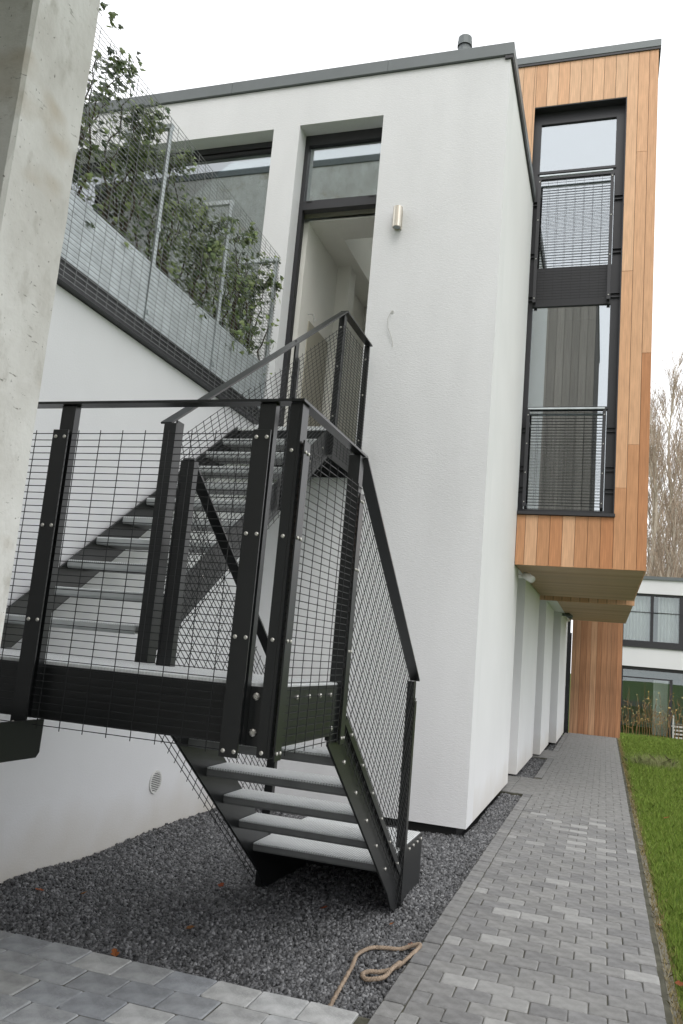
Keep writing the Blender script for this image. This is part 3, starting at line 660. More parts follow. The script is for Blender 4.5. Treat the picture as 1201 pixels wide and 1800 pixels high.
for x0, y0, lab in ((-1.06, 11.62, 'small white floodlight at the corner under the cedar soffit'), (-0.83, 19.3, 'small dark camera under the far end of the soffit')):
    e = empty('soffit_camera', (x0, y0, 2.9), lab, 'camera')
    m_ = M['plastic'] if y0 < 15 else M['coping']
    MB().tube([(x0 - 0.13, y0, 2.84), (x0 - 0.04, y0, 2.84)], 0.03, 10).build('mount', m_, e)
    MB().tube([(x0 - 0.06, y0, 2.86), (x0 + 0.01, y0 - 0.03, 2.83), (x0 + 0.07, y0 - 0.1, 2.79)], [0.045, 0.055, 0.05], 12).build('housing', m_, e, True)

# ================================================================== LEFT WALL WITH PLANTED CAGE
LX = -3.585
lwall = empty('terrace_wall', (LX, 6, 0), 'long white rendered terrace wall behind the stairs on the left', 'wall')
box('wall', 'render_smooth', lwall, -4.2, LX, 1.0, FY - 0.002, -0.15, 3.86)
vy, vz = 6.43, 0.375
n = 24; vb = MB(); r0 = 0.098
vb.v = [(LX + 0.001, vy + r0 * math.cos(2 * math.pi * j / n), vz + r0 * math.sin(2 * math.pi * j / n)) for j in range(n)] + [(LX + 0.012, vy + r0 * .97 * math.cos(2 * math.pi * j / n), vz + r0 * .97 * math.sin(2 * math.pi * j / n)) for j in range(n)] + \
       [(LX + 0.012, vy + r0 * .84 * math.cos(2 * math.pi * j / n), vz + r0 * .84 * math.sin(2 * math.pi * j / n)) for j in range(n)] + [(LX + 0.002, vy + r0 * .82 * math.cos(2 * math.pi * j / n), vz + r0 * .82 * math.sin(2 * math.pi * j / n)) for j in range(n)]
vb.f = [(k * n + j, k * n + (j + 1) % n, (k + 1) * n + (j + 1) % n, (k + 1) * n + j) for k in range(3) for j in range(n)] + [tuple(3 * n + j for j in range(n))]
vg_back = [(LX + 0.0018, vy + r0 * .80 * math.cos(2 * math.pi * j / n), vz + r0 * .80 * math.sin(2 * math.pi * j / n)) for j in range(n)]
vb.f.pop()
vg = tag(vb.build('vent_grille', M['plastic']), 'round white slatted vent grille low on the left wall', 'vent')
MB().quad(*vg_back).build('vent_opening', M['plinth'], vg)
for k in range(11):
    z = vz - 0.075 + k * 0.015; hw = math.sqrt(max(1e-6, (r0 * .83) ** 2 - (z - vz) ** 2))
    MB().prism_x([(vy - hw, z), (vy + hw, z), (vy + hw, z + 0.0065), (vy - hw, z + 0.0065)], LX + 0.0025, LX + 0.011).build('slat', M['plastic'], vg)

CXF, CXR, CZB, CZT = -3.505, -3.97, 3.875, 5.73           # cage front plane, rear plane, bottom, top
CY0, CY1 = 1.6, 7.66
cage = empty('ivy_cage', (CXF, 5.5, CZB), 'galvanised wire mesh cage fence with ivy on top of the left wall', 'fence')
MB().box(-3.99, CXF - 0.012, CY0, CY1 - 0.02, CZB - 0.01, CZB + 0.14).build('base_edge', M['frame'], cage)
for z in (CZB + 0.03, CZB + 0.07, CZB + 0.11): MB().box(CXF - 0.0115, CXF - 0.008, CY0, CY1 - 0.03, z, z + 0.012).build('edge_rib', M['steel'], cage)
for y in (1.75, 2.95, 4.12, 5.31, 6.47, CY1 - 0.03):
    e = empty('frame_post', parent=cage)
    b = MB(); b.box(CXF - 0.05, CXF - 0.008, y - 0.003, y + 0.003, CZB + 0.14, CZT - 0.03); b.box(CXF - 0.014, CXF - 0.008, y - 0.045, y + 0.0, CZB + 0.14, CZT - 0.03)
    b.build('angle_post', M['galv'], e); MB().box(CXR + 0.008, CXR + 0.05, y - 0.003, y + 0.003, CZB + 0.14, CZT - 0.03).build('rear_post', M['galv'], e)
    MB().box(CXR + 0.008, CXF - 0.008, y - 0.02, y + 0.02, CZT - 0.03, CZT + 0.01).build('top_arm', M['galv'], e)
    for z in (CZB + 0.2, CZB + 0.9): MB().box(CXF - 0.007, CXF + 0.008, y - 0.03, y - 0.012, z, z + 0.03).build('mesh_clip', M['galv'], e)
sp_v = 0.125
MB().wires((CXF, 0, 0), (0, 1, 0), (0, 0, 1), [(CY0, CZB), (CY1, CZB), (CY1, CZT + 0.03), (CY0, CZT + 0.03)], 0.036, sp_v, 0.0017, 0.0015).build('front_mesh', M['galvwire'], cage, kind='stuff')
MB().wires((CXR, 0, 0), (0, 1, 0), (0, 0, 1), [(CY0, CZB + 0.5), (CY1, CZB + 0.5), (CY1, CZT + 0.03), (CY0, CZT + 0.03)], 0.036, sp_v, 0.0015, 0.0013).build('rear_mesh', M['galvwire'], cage, kind='stuff')
MB().wires((0, CY1, 0), (1, 0, 0), (0, 0, 1), [(CXR, CZB), (CXF, CZB), (CXF, CZT), (CXR, CZT)], 0.036, sp_v, 0.0015, 0.0013).build('end_mesh', M['galvwire'], cage, kind='stuff')
ys = [CY0, 1.75, 2.95, 4.12, 5.31, 6.47, CY1 - 0.06]
names_ = ['behind the concrete column', 'nearest the concrete column', 'nearest the concrete column, left of the first bare post', 'between the first and second cage posts', 'between the second cage post and the cage end']
for i in range(1, 6):
    a, b_ = ys[i] + 0.004, ys[i + 1] - 0.004
    t_ = empty('planter_trough', (CXF - 0.03, (a + b_) / 2, CZB + 0.15), 'galvanised steel planter trough ' + ['under the mesh behind the concrete wall', 'under the mesh half behind the concrete wall', 'with the largest visible face beside the concrete wall', 'in the middle of the ivy cage', 'at the house end of the ivy cage'][i - 1], 'planter', 'planter troughs in the ivy cage')
    q = MB(); q.box(CXF - 0.022, CXF - 0.018, a, b_, CZB + 0.145, CZB + 0.625); q.box(CXR + 0.06, CXR + 0.064, a, b_, CZB + 0.145, CZB + 0.625)
    q.box(CXR + 0.066, CXF - 0.024, a, a + 0.003, CZB + 0.145, CZB + 0.6); q.box(CXR + 0.066, CXF - 0.024, b_ - 0.003, b_, CZB + 0.145, CZB + 0.6)
    q.box(CXR + 0.066, CXF - 0.024, a + 0.004, b_ - 0.004, CZB + 0.145, CZB + 0.15)
    q.build('trough', M['galv'], t_); box('potting_soil', 'joint', t_, CXR + 0.07, CXF - 0.026, a + 0.005, b_ - 0.005, CZB + 0.151, CZB + 0.56)

# ivy: lobed leaves on climbing stems
def ivy_leaf(b, p, s, nrm, tip):
    n_ = Vector(nrm).normalized(); u = Vector(tip); u = (u - n_ * u.dot(n_)).normalized(); w = n_.cross(u)
    sh = [(0, -0.45), (0.30, -0.52), (0.62, -0.15), (0.28, 0.05), (0.36, 0.42), (0.12, 0.35), (0, 0.85), (-0.12, 0.35), (-0.36, 0.42), (-0.28, 0.05), (-0.62, -0.15), (-0.30, -0.52)]
    i = len(b.v); b.v.append(tuple(p + n_ * s * 0.12))
    for x, y in sh: b.v.append(tuple(p + w * (x * s) + u * (y * s)))
    for k in range(12): b.f.append((i, i + 1 + k, i + 1 + (k + 1) % 12))
def ivy(y, lab, nl, h, spread, lean=0.0):
    nl = int(nl * 1.3)
    root = empty('ivy_plant', (-3.72, y, CZB + 0.56), lab, 'ivy', 'ivy plants in the mesh cage')
    st = MB(); lf = MB(); pts_all = []
    for k in range(5):
        x0 = random.uniform(-3.86, -3.56); yy = y + random.uniform(-0.08, 0.08); pts = [(x0, yy, CZB + 0.5)]; hh = h * random.uniform(0.6, 1.05); z = CZB + 0.5
        while z < CZB + 0.56 + hh:
            z += 0.09; x0 = min(-3.53, max(-3.95, x0 + random.uniform(-.035, .035))); yy += random.uniform(-0.05, 0.05) + lean * 0.05; pts.append((x0, yy, z))
        st.tube(pts, [0.012 * (1 - 0.75 * i / len(pts)) for i in range(len(pts))], 5); pts_all.append(pts)
        if random.random() < 0.7:                        # side shoot waving out of the cage
            q = list(pts[-1]); sh = [tuple(q)]
            for _ in range(random.randint(3, 6)): q = [q[0] + random.uniform(-.02, .05), min(7.64, q[1] + random.uniform(-0.03, .07)), q[2] + random.uniform(-.02, .06)]; sh.append(tuple(q))
            st.tube(sh, 0.003, 4); pts_all.append(sh)
    for _ in range(nl):
        pts = random.choice(pts_all); t = random.random() ** 0.9 * (len(pts) - 1); i = min(int(t), len(pts) - 2); p = Vector(pts[i]).lerp(Vector(pts[i + 1]), t - i)
        sp_ = spread * (1.0 if len(pts) > 7 else 0.35)
        p += Vector((random.gauss(0, 0.08), random.gauss(0, sp_), random.gauss(0, 0.05) - 0.02))
        p.y = min(7.66, p.y); p.x = min(-3.46, max(-4.05, p.x)); p.z = max(p.z, CZB + 0.5)
        ivy_leaf(lf, p, random.uniform(0.03, 0.06), (random.uniform(0.1, 1), random.uniform(-1, 0.4), random.uniform(-0.1, 0.9)), (random.uniform(-.4, .4), random.uniform(-.6, .6), -1))
    st.build('stem', M['ivystem'], root); lf.build('foliage', M['ivy'], root, kind='stuff')
for a in ((2.9, 'ivy plant hidden mostly behind the concrete column', 120, 1.2, 0.12, 0), (3.75, 'tall ivy plant reaching above the cage beside the concrete column', 330, 1.75, 0.12, 0.2),
          (4.35, 'dark ivy plant just right of the concrete column', 330, 1.25, 0.10, 0.3), (4.85, 'ivy plant left of the tallest visible cage post', 380, 1.3, 0.09, 0.3), (5.22, 'ivy plant climbing at the tallest visible cage post', 330, 1.25, 0.09, 0),
          (5.65, 'bushy ivy plant just right of the tallest visible cage post', 420, 1.05, 0.12, 0), (6.0, 'dense ivy plant in the middle of the cage', 420, 0.98, 0.12, 0), (6.4, 'ivy plant behind the middle cage post', 420, 1.05, 0.11, 0),
          (6.85, 'ivy plant in the last bay of the cage', 400, 1.0, 0.11, 0), (7.2, 'ivy plant second from the house end of the cage', 380, 1.1, 0.09, 0), (7.5, 'ivy plant at the house end of the cage', 280, 1.15, 0.07, 0)):
    ivy(*a)

# ================================================================== OPPOSITE BUILDING (concrete wall beside the camera)
cbd = empty('concrete_building', (-2.5, 2.0, 0), 'pale cast concrete wall end close to the camera on the left', 'building')
cw = MB(); x0, x1, y0, y1, z1, ch = -12.0, -1.80, 1.864, 2.17, 4.3, 0.012
prof = [(x0, y0), (x1 - ch, y0), (x1, y0 + ch), (x1, y1 - ch), (x1 - ch, y1), (x0, y1)]
seg = 60; cw.v = [(x, y, -0.1 + (z1 + 0.1) * k / seg) for k in range(seg + 1) for x, y in prof]
for k in range(seg):
    for j in range(6): a = k * 6 + j; c = k * 6 + (j + 1) % 6; cw.f.append((a, c, c + 6, a + 6))
for i, v in enumerate(cw.v):                              # uneven arrises from the formwork
    if i % 6 in (1, 2, 3, 4): cw.v[i] = (v[0] + random.uniform(-0.0012, 0.001), v[1] + random.uniform(-0.0012, 0.0012), v[2])
cw.f.append(tuple(seg * 6 + j for j in range(6)))
cw.build('wall', M['concrete'], cbd)
box('upper_storeys', 'core', cbd, -12, -0.50, -5.0, 1.6, 4.3, 11.95)
gme = MB().bbox(0, 0.19, 0, 0.03, 0, 7.65, 0.003).mesh('board', M['greytimber'])
x = -0.50 - 0.195
while x > -2.6: inst('board', gme, (x, 1.602, 4.3), cbd); x -= 0.197
box('coping', 'coping', cbd, -12, -0.48, -5.0, 1.66, 11.952, 12.1)
xq = -2.68
for k in range(4):
    MB().bbox(xq - 2.2, xq - 0.006, 1.602, 1.632, 4.3, 11.95, 0.004).build('concrete_panel', M['concrete'], cbd); xq -= 2.2
box('rear_wall', 'concrete', cbd, -12, -2.6, -5.0, -4.7, -0.1, 4.3)
gl_ = MB().box(-2.6, -1.86, 1.80, 1.812, 1.0, 2.99).build('glass_panel', M['clear'], cbd)
MB().box(-2.6, -1.84, 1.795, 1.815, 2.99, 3.0).build('glass_edge', M['galv'], cbd)
# ================================================================== STAIR
stair = empty('outdoor_staircase', (-2.2, 4.5, 0), 'black steel half-turn staircase with galvanised treads and wire mesh railings', 'staircase')
LZ = 1.44; SX = -1.27                     # landing level, right-hand side plane
def post(parent, x, y, z0, z1, wx, wy, name='post'): return MB().bbox(x - wx / 2, x + wx / 2, y - wy / 2, y + wy / 2, z0, z1, 0.003).build(name, M['steel'], parent)
def tread(parent, x0, x1, y0, y1, z, name='tread', t=0.056):
    o = MB().bbox(x0, x1, y0, y1, z - 0.012, z, 0.004).build(name, M['tread'], parent)
    b = MB(); pr = [(y0 + 0.016, z - t), (y0 + 0.006, z - t + 0.004), (y0, z - t + 0.014), (y0, z - 0.012), (y0 + 0.016, z - 0.0125)]
    b.prism_x(pr, x0, x1).build('nosing', M['nose' if z > 1.5 else 'edge'], parent)  # lower treads get the darker edge colour as painted shade
    MB().box(x0 + 0.001, x1 - 0.001, y0 + 0.017, y1 - 0.002, z - t + 0.006, z - 0.0125).build('underside', M['under'], parent)  # dark filler painted as the shade under the tread
    return o
# -- landing
ld = empty('landing', parent=stair)
o = MB().bbox(-3.50, SX - 0.012, 3.215, 4.08, LZ - 0.04, LZ, 0.004).build('floor_plate', M['tread'], ld)
MB().bbox(-3.55, SX - 0.0105, 3.195, 3.208, 1.185, LZ - 0.015, 0.002).build('beam', M['steel'], ld)
MB().bbox(-3.55, SX - 0.0105, 3.2085, 3.26, 1.185, 1.197, 0.002).build('beam_flange', M['steel'], ld)
MB().bbox(SX - 0.01, SX + 0.002, 3.195, 4.1, 1.185, LZ - 0.01, 0.002).build('side_beam', M['steel'], ld)
MB().bbox(-3.50, SX - 0.0105, 4.081, 4.093, 1.20, LZ - 0.002, 0.002).build('rear_beam', M['steel'], ld)
for k in range(4): bolt(ld, (SX + 0.003, 3.42 + k * 0.155, LZ - 0.055), (1, 0, 0), 0.011)
pts = [(2.17, 1.02), (3.19, 1.018), (3.21, 1.04), (3.213, 1.183), (2.17, 1.183)]
MB().prism_x(pts, -2.40, -2.384).build('support_arm', M['steel'], ld)
MB().prism_x(pts, -2.70, -2.684).build('support_arm', M['steel'], ld)
# -- landing railing
lr = empty('landing_railing', parent=stair)
RT = 2.638
MB().bar((-3.56, 3.165, RT), (SX + 0.02, 3.165, RT), 0.07, 0.012).build('handrail', M['steel'], lr)
MB().bar((SX - 0.005, 3.201, RT), (SX - 0.005, 4.13, RT), 0.05, 0.012).build('handrail', M['steel'], lr)
for x in (-3.46, -2.448, -1.425):
    post(lr, x, 3.172, 1.19, RT - 0.006, 0.075, 0.04)
    MB().bbox(x - 0.045, x + 0.037, 3.121, 3.129, 1.14, 2.505, 0.002).build('clamp_strip', M['steel'], lr)
    for z in (1.165, 1.62, 2.05, 2.47):
        for dx in (-0.026, 0.022): bolt(lr, (x + dx, 3.12, z), (0, -1, 0), 0.009)
# corner angle and rear side post
cn = MB(); cn.bbox(SX - 0.048, SX - 0.005, 3.150, 3.162, 1.15, RT - 0.007, 0.002); cn.bbox(SX - 0.004, SX + 0.008, 3.150, 3.225, 1.15, RT - 0.007, 0.002)
cn.build('corner_post', M['steel'], lr)
MB().bbox(SX + 0.0185, SX + 0.026, 3.165, 3.235, 1.14, 2.47, 0.002).build('clamp_strip', M['steel'], lr)
for z in (1.17, 1.62, 2.05, 2.42):
    bolt(lr, (SX - 0.026, 3.149, z), (0, -1, 0), 0.009)
    for dy in (-0.018, 0.018): bolt(lr, (SX + 0.027, 3.2 + dy, z), (1, 0, 0), 0.008)
for z in (1.24, 1.385): bolt(lr, (-1.36, 3.194, z), (0, -1, 0), 0.016)
MB().bbox(SX - 0.055, SX + 0.008, 4.03, 4.10, 1.15, RT - 0.007, 0.003).build('post', M['steel'], lr)
MB().bbox(SX + 0.0185, SX + 0.026, 4.03, 4.10, 1.14, 2.42, 0.002).build('clamp_strip', M['steel'], lr)
for z in (1.17, 1.6, 2.02, 2.38):
    for dy in (-0.018, 0.018): bolt(lr, (SX + 0.027, 4.065 + dy, z), (1, 0, 0), 0.008)
MB().wires((0, 3.135, 0), (1, 0, 0), (0, 0, 1), [(-3.55, 1.15), (-1.39, 1.15), (-1.39, 2.503), (-3.55, 2.503)], 0.0315, 0.118, 0.0017, 0.0015).build('wire_mesh', M['wire'], lr, kind='stuff')
MB().wires((SX + 0.0125, 0, 0), (0, 1, 0), (0, 0, 1), [(3.17, 1.15), (4.10, 1.15), (4.10, 2.47), (3.17, 2.47)], 0.0315, 0.118, 0.0017, 0.0015).build('wire_mesh', M['wire'], lr, kind='stuff')

# -- lower flight, going down away from the camera
lf = empty('lower_flight', parent=stair)
LXL, RISE, RUN = -2.17, 0.188, 0.27
for k in range(1, 6):
    y0 = 4.465 + RUN * (k - 3)
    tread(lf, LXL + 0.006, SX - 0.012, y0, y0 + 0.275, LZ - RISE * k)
zpl = LZ - RISE * 6
lo = lambda y: 0.316 - 0.697 * (y - 5.112)            # underside line of the stringers
poly = [(3.93, lo(3.93)), (5.40, lo(5.40)), (5.52, 0.0), (5.64, -0.06), (5.70, -0.06), (5.70, 0.20), (5.56, 0.27 + 0.03), (4.10, lo(4.10) + 0.29), (3.93, lo(4.1) + 0.29)]
for x0 in (SX - 0.012, LXL - 0.006):
    s_ = MB().prism_x(poly, x0, x0 + 0.012).build('stringer', M['steel'], lf)
for k in range(1, 7):
    y0 = 4.465 + RUN * (k - 3); bolt(lf, (SX + 0.0005, y0 + 0.02, LZ - RISE * k - 0.03), (1, 0, 0), 0.011); bolt(lf, (LXL - 0.0065, y0 + 0.02, LZ - RISE * k - 0.03), (-1, 0, 0), 0.011)
# bottom platform
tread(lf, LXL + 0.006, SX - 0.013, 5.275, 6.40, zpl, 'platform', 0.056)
for x0 in (SX - 0.012, LXL - 0.006):
    MB().box(x0, x0 + 0.011, 5.702, 6.42, -0.07, zpl - 0.004).build('platform_side', M['steel'], lf)
MB().box(LXL + 0.006, SX - 0.013, 6.402, 6.413, -0.07, zpl - 0.004).build('platform_front', M['steel'], lf)
for k in range(4): bolt(lf, (SX + 0.0, 5.98 + k * 0.13, zpl - 0.04), (1, 0, 0), 0.012)
# right railing of the lower flight
rr = empty('lower_railing', parent=stair)
hr = lambda y: 2.632 - 0.697 * (y - 4.09)
MB().bar((SX - 0.005, 4.1, hr(4.1)), (SX - 0.005, 5.80, hr(5.80)), 0.07, 0.012).build('handrail', M['steel'], rr)
MB().bbox(SX - 0.006, SX + 0.006, 5.73, 5.80, -0.07, hr(5.8) - 0.006, 0.002).build('foot_post', M['steel'], rr)
MB().bbox(SX - 0.055, SX - 0.0065, 5.79, 5.802, -0.07, hr(5.8) - 0.008, 0.002).build('foot_post', M['steel'], rr)
msh = [(4.115, lo(4.115) + 0.12), (5.60, lo(5.60) + 0.12), (5.60, 0.0), (5.79, -0.02), (5.79, hr(5.79) - 0.13), (4.115, hr(4.115) - 0.16)]
ang = math.atan2(-0.697, 1)
MB().wires((SX + 0.0125, 0, 0), (0, 1, 0), (0, 0, 1), msh, 0.0315, 0.105, 0.0017, 0.0015, tilt=ang).build('wire_mesh', M['wire'], rr, kind='stuff')
st_ = MB().bar((SX + 0.017, 4.13, lo(4.13) + 0.255), (SX + 0.017, 5.66, lo(5.66) + 0.255), 0.006, 0.045).build('clamp_strip', M['steel'], rr)
for k in range(6):
    y = 4.25 + k * 0.26; bolt(rr, (SX + 0.021, y, lo(y) + 0.255), (1, 0, 0), 0.009)
MB().bbox(SX + 0.0145, SX + 0.0205, 5.735, 5.795, -0.05, 1.30, 0.002).build('clamp_strip', M['steel'], rr)
# left railing of the lower flight
lrl = empty('lower_inner_railing', parent=stair)
XB = LXL - 0.045
post(lrl, XB - 0.008, 3.95, LZ - 0.005, 2.562, 0.085, 0.05, 'newel_post')
MB().bbox(XB - 0.05, XB - 0.042, 3.92, 3.98, LZ - 0.2, 2.45, 0.002).build('clamp_strip', M['steel'], lrl)
MB().bar((XB, 3.92, 2.568), (XB, 5.62, 2.568 - 0.715 * 1.70), 0.07, 0.012).build('handrail', M['steel'], lrl)
post(lrl, XB, 5.60, -0.05, 1.36, 0.06, 0.05)
msl = [(3.96, lo(3.96) - 0.03), (5.50, lo(5.50) - 0.02), (5.63, 0.02), (5.63, 1.28), (3.96, 2.44)]
MB().wires((XB - 0.036, 0, 0), (0, 1, 0), (0, 0, 1), msl, 0.0315, 0.105, 0.0017, 0.0015, tilt=ang).build('wire_mesh', M['wire'], lrl, kind='stuff')

# -- upper flight
uf = empty('upper_flight', parent=stair)
UXL, UXR, UR, UN = -3.545, -2.575, 0.2055, 0.297
UY0 = 4.18
for i in range(10):
    y0 = UY0 + UN * i; tread(uf, UXL + 0.008, UXR - 0.008, y0, y0 + 0.285, LZ + UR * (i + 1))
UZ = LZ + UR * 11; UYL = UY0 + UN * 10
ln = lambda y: LZ + UR + (y - UY0) * UR / UN
up = [(4.04, LZ), (4.34, LZ), (UYL + 0.02, ln(UYL) - 0.29), (8.12, ln(UYL) - 0.29), (8.12, UZ - 0.005), (UYL, UZ - 0.005), (4.16, ln(4.16) - 0.02), (4.04, LZ + 0.17)]
up2 = [(4.24, LZ)] + up[1:6] + [(4.24, ln(4.24) - 0.02)]
for x0, up in ((UXL - 0.008, up), (UXR - 0.006, up2)):
    MB().prism_x(up, x0, x0 + 0.013).build('stringer', M['steel'], uf)
MB().bbox(UXL + 0.008, UXR - 0.008, UYL, 8.15, UZ - 0.04, UZ, 0.004).build('upper_landing_plate', M['tread'], uf)
MB().box(UXL + 0.008, UXR - 0.008, UYL + 0.01, UYL + 0.02, ln(UYL) - 0.29, UZ - 0.042).build('landing_beam', M['steel'], uf)
MB().box(UXL + 0.008, UXR - 0.008, 8.09, 8.10, ln(UYL) - 0.29, UZ - 0.042).build('landing_beam', M['steel'], uf)
for k in range(4): bolt(uf, (UXR + 0.0075, 7.3 + 0.2 * k, UZ - 0.06), (1, 0, 0), 0.014)
for i in range(10):
    bolt(uf, (UXR + 0.0075, UY0 + UN * i + 0.14, LZ + UR * (i + 1) - 0.05), (1, 0, 0), 0.011)
# right railing of the upper flight
ur = empty('upper_railing', parent=stair)
XA = UXR + 0.045; YA = 4.20
uh = lambda y: 2.872 + (y - YA) * (4.86 - 2.872) / (UYL - YA)
MB().bar((XA, YA - 0.04, uh(YA - 0.04)), (XA, UYL + 0.02, uh(UYL + 0.02)), 0.075, 0.012).build('handrail', M['steel'], ur)
MB().bar((XA, UYL + 0.0, 4.866), (XA, 8.06, 4.866), 0.075, 0.012).build('handrail', M['steel'], ur)
MB().bbox(XA - 0.006, XA + 0.075, YA - 0.05, YA - 0.038, LZ - 0.004, uh(YA - 0.05) + 0.005, 0.002).build('newel_post', M['steel'], ur)
MB().bbox(XA + 0.063, XA + 0.075, YA - 0.037, YA + 0.04, LZ - 0.004, uh(YA) - 0.01, 0.002).build('newel_post', M['steel'], ur)
for y in (6.05,):
    MB().bbox(XA - 0.01, XA + 0.004, y - 0.035, y + 0.035, ln(y) - 0.27, uh(y) - 0.006, 0.002).build('post', M['steel'], ur)
    MB().bbox(XA + 0.016, XA + 0.023, y + 0.0, y + 0.04, ln(y) - 0.27, uh(y) - 0.15, 0.002).build('clamp_strip', M['steel'], ur)
    for z in (0.05, 0.5, 0.95): bolt(ur, (XA + 0.024, y + 0.02, ln(y) - 0.2 + z), (1, 0, 0), 0.009)
for y in (UYL, 8.03):
    c_ = MB(); c_.bbox(XA - 0.045, XA - 0.001, y - 0.006, y + 0.006, UZ - 0.28, 4.858, 0.002); c_.bbox(XA, XA + 0.01, y - 0.006, y + 0.07 if y < 8 else y + 0.03, UZ - 0.28, 4.858, 0.002)
    c_.build('post', M['steel'], ur)
    for z in (0.1, 0.6, 1.0):
        bolt(ur, (XA - 0.02, y - 0.007, UZ + z), (0, -1, 0), 0.010)
angu = math.atan2(UR, UN)
MB().wires((XA + 0.0125, 0, 0), (0, 1, 0), (0, 0, 1), [(YA + 0.02, ln(YA) - 0.28), (UYL, ln(UYL) - 0.30), (UYL, uh(UYL) - 0.13), (YA + 0.02, uh(YA) - 0.13)], 0.0315, 0.105, 0.0017, 0.0015, tilt=angu).build('wire_mesh', M['wire'], ur, kind='stuff')
MB().wires((XA + 0.014, 0, 0), (0, 1, 0), (0, 0, 1), [(UYL + 0.01, UZ - 0.28), (8.05, UZ - 0.28), (8.05, 4.74), (UYL + 0.01, 4.74)], 0.0315, 0.105, 0.0017, 0.0015).build('wire_mesh', M['wire'], ur, kind='stuff')

# ================================================================== SMALL THINGS
def rope():
    ctrl = [(-1.155, 3.90), (-1.175, 4.08), (-1.195, 4.30), (-1.215, 4.50), (-1.235, 4.65), (-1.205, 4.79), (-1.13, 4.845), (-1.05, 4.87), (-0.985, 4.90), (-0.945, 4.90), (-0.938, 4.85), (-0.962, 4.72), (-1.0, 4.60), (-1.06, 4.49),
            (-1.115, 4.46), (-1.135, 4.41), (-1.105, 4.355), (-1.06, 4.36), (-1.02, 4.42), (-1.0, 4.50), (-0.985, 4.60)]
    P = [Vector((x, y, -0.022)) for x, y in ctrl]
    P[9].z = P[10].z = 0.012; P[8].z = 0.0; P[11].z = 0.0; P[17].z = P[18].z = -0.015; P[19].z = 0.004; P[20].z = 0.004
    out_ = []
    for i in range(len(P) - 1):
        p0, p1, p2, p3 = P[max(i - 1, 0)], P[i], P[i + 1], P[min(i + 2, len(P) - 1)]
        for k in range(10):
            t = k / 10; out_.append(0.5 * ((2 * p1) + (p2 - p0) * t + (2 * p0 - 5 * p1 + 4 * p2 - p3) * t * t + (3 * p1 - p0 - 3 * p2 + p3) * t ** 3))
    out_.append(P[-1])
    b = MB()
    dist = 0; ph = []
    for i, p in enumerate(out_):
        if i: dist += (p - out_[i - 1]).length
        ph.append(dist * 2 * math.pi / 0.05)
    for s in range(3):                                   # three twisted strands
        pts = []
        for i, p in enumerate(out_):
            d = (out_[min(i + 1, len(out_) - 1)] - out_[max(i - 1, 0)]).normalized(); a = d.cross(Vector((0, 0, 1))).normalized(); u = a.cross(d); th = ph[i] + s * 2 * math.pi / 3
            pts.append(p + (a * math.cos(th) + u * math.sin(th)) * 0.0055)
        b.tube(pts, 0.0072, 6)
    return b.build('rope', M['rope'], smooth=True)
tag(rope(), 'brown hemp rope looped on the gravel beside the path edge', 'rope')

def leaf_mesh():
    b = MB(); sh = [(0, -0.5), (0.25, -0.3), (0.5, 0.0), (0.25, 0.15), (0.3, 0.5), (0, 0.75), (-0.3, 0.5), (-0.25, 0.15), (-0.5, 0.0), (-0.25, -0.3)]
    b.v = [(0, 0, 0.0)] + [(x, y, 0.12 + random.uniform(-.1, .2) * abs(x)) for x, y in sh]; b.f = [(0, 1 + k, 1 + (k + 1) % 10) for k in range(10)]
    return b.mesh('fallen_leaf', M['redleaf'])
LM = [leaf_mesh() for _ in range(4)]
for x, y, z, s, lab in ((-0.985, 4.93, -0.01, 0.055, 'red fallen leaf beside the rope bend at the path edge'), (-2.2, 4.55, -0.03, 0.06, 'dark red fallen leaf on the gravel below the bottom platform'), (-2.42, 5.4, -0.03, 0.05, 'orange fallen leaf on the gravel near the stair foot'),
                        (-3.3, 4.65, -0.03, 0.05, 'brown fallen leaf beside the left wall base'), (-3.05, 4.75, -0.03, 0.05, 'larger brown fallen leaf near the left wall'), (-2.33, 3.98, -0.02, 0.05, 'orange fallen leaf where the gravel meets the paving'),
                        (-1.66, 5.35, -0.03, 0.05, 'brown fallen leaf under the lower flight'), (0.43, 5.08, 0.012, 0.055, 'orange fallen leaf on the grass edge nearest the camera'), (0.395, 6.2, 0.0, 0.035, 'small red fallen leaf on the path edging'), (0.72, 10.6, 0.03, 0.06, 'orange fallen leaf on the lawn'),
                        (-1.2, 5.3, -0.03, 0.035, 'small yellow fallen leaf right of the stair foot')):
    tag(inst('fallen_leaf', random.choice(LM), (x, y, z), None, rot=(random.uniform(-.4, .4), random.uniform(-.4, .4), random.uniform(0, 6)), scale=(s, s, s)), lab, 'leaf', 'fallen leaves')

# ================================================================== FAR END OF THE PATH
tw = empty('timber_end_wall', (-0.2, 23.2, 0), 'weathered cedar wall closing the far end of the path', 'wall')
box('core', 'core', tw, -0.85, 0.425, 23.222, 23.45, -0.1, 3.6)
ws = [0.10, 0.12, 0.16, 0.11, 0.15, 0.12, 0.14, 0.1, 0.15, 0.13]; x = -0.865; tot = sum(ws)
for w in ws:
    w_ = w * 1.29 / tot; o = MB().bbox(0, w_ - 0.005, 0, 0.02, 0, 3.65, 0.002).build('board', M['cedar_weathered'], tw); o.location = (x, 23.2 + random.uniform(-.003, .003), -0.05); x += w_
gt0 = None
gt = empty('garden_gate', (-0.93, 22.9, 0), 'narrow black steel gate between the white wall and the cedar wall', 'gate')
box('gate_panel', 'frame', gt, -1.3, -0.905, 22.95, 22.98, -0.05, 3.3)
box('gate_post', 'steel', gt, -0.90, -0.865, 22.85, 22.89, -0.05, 2.6)
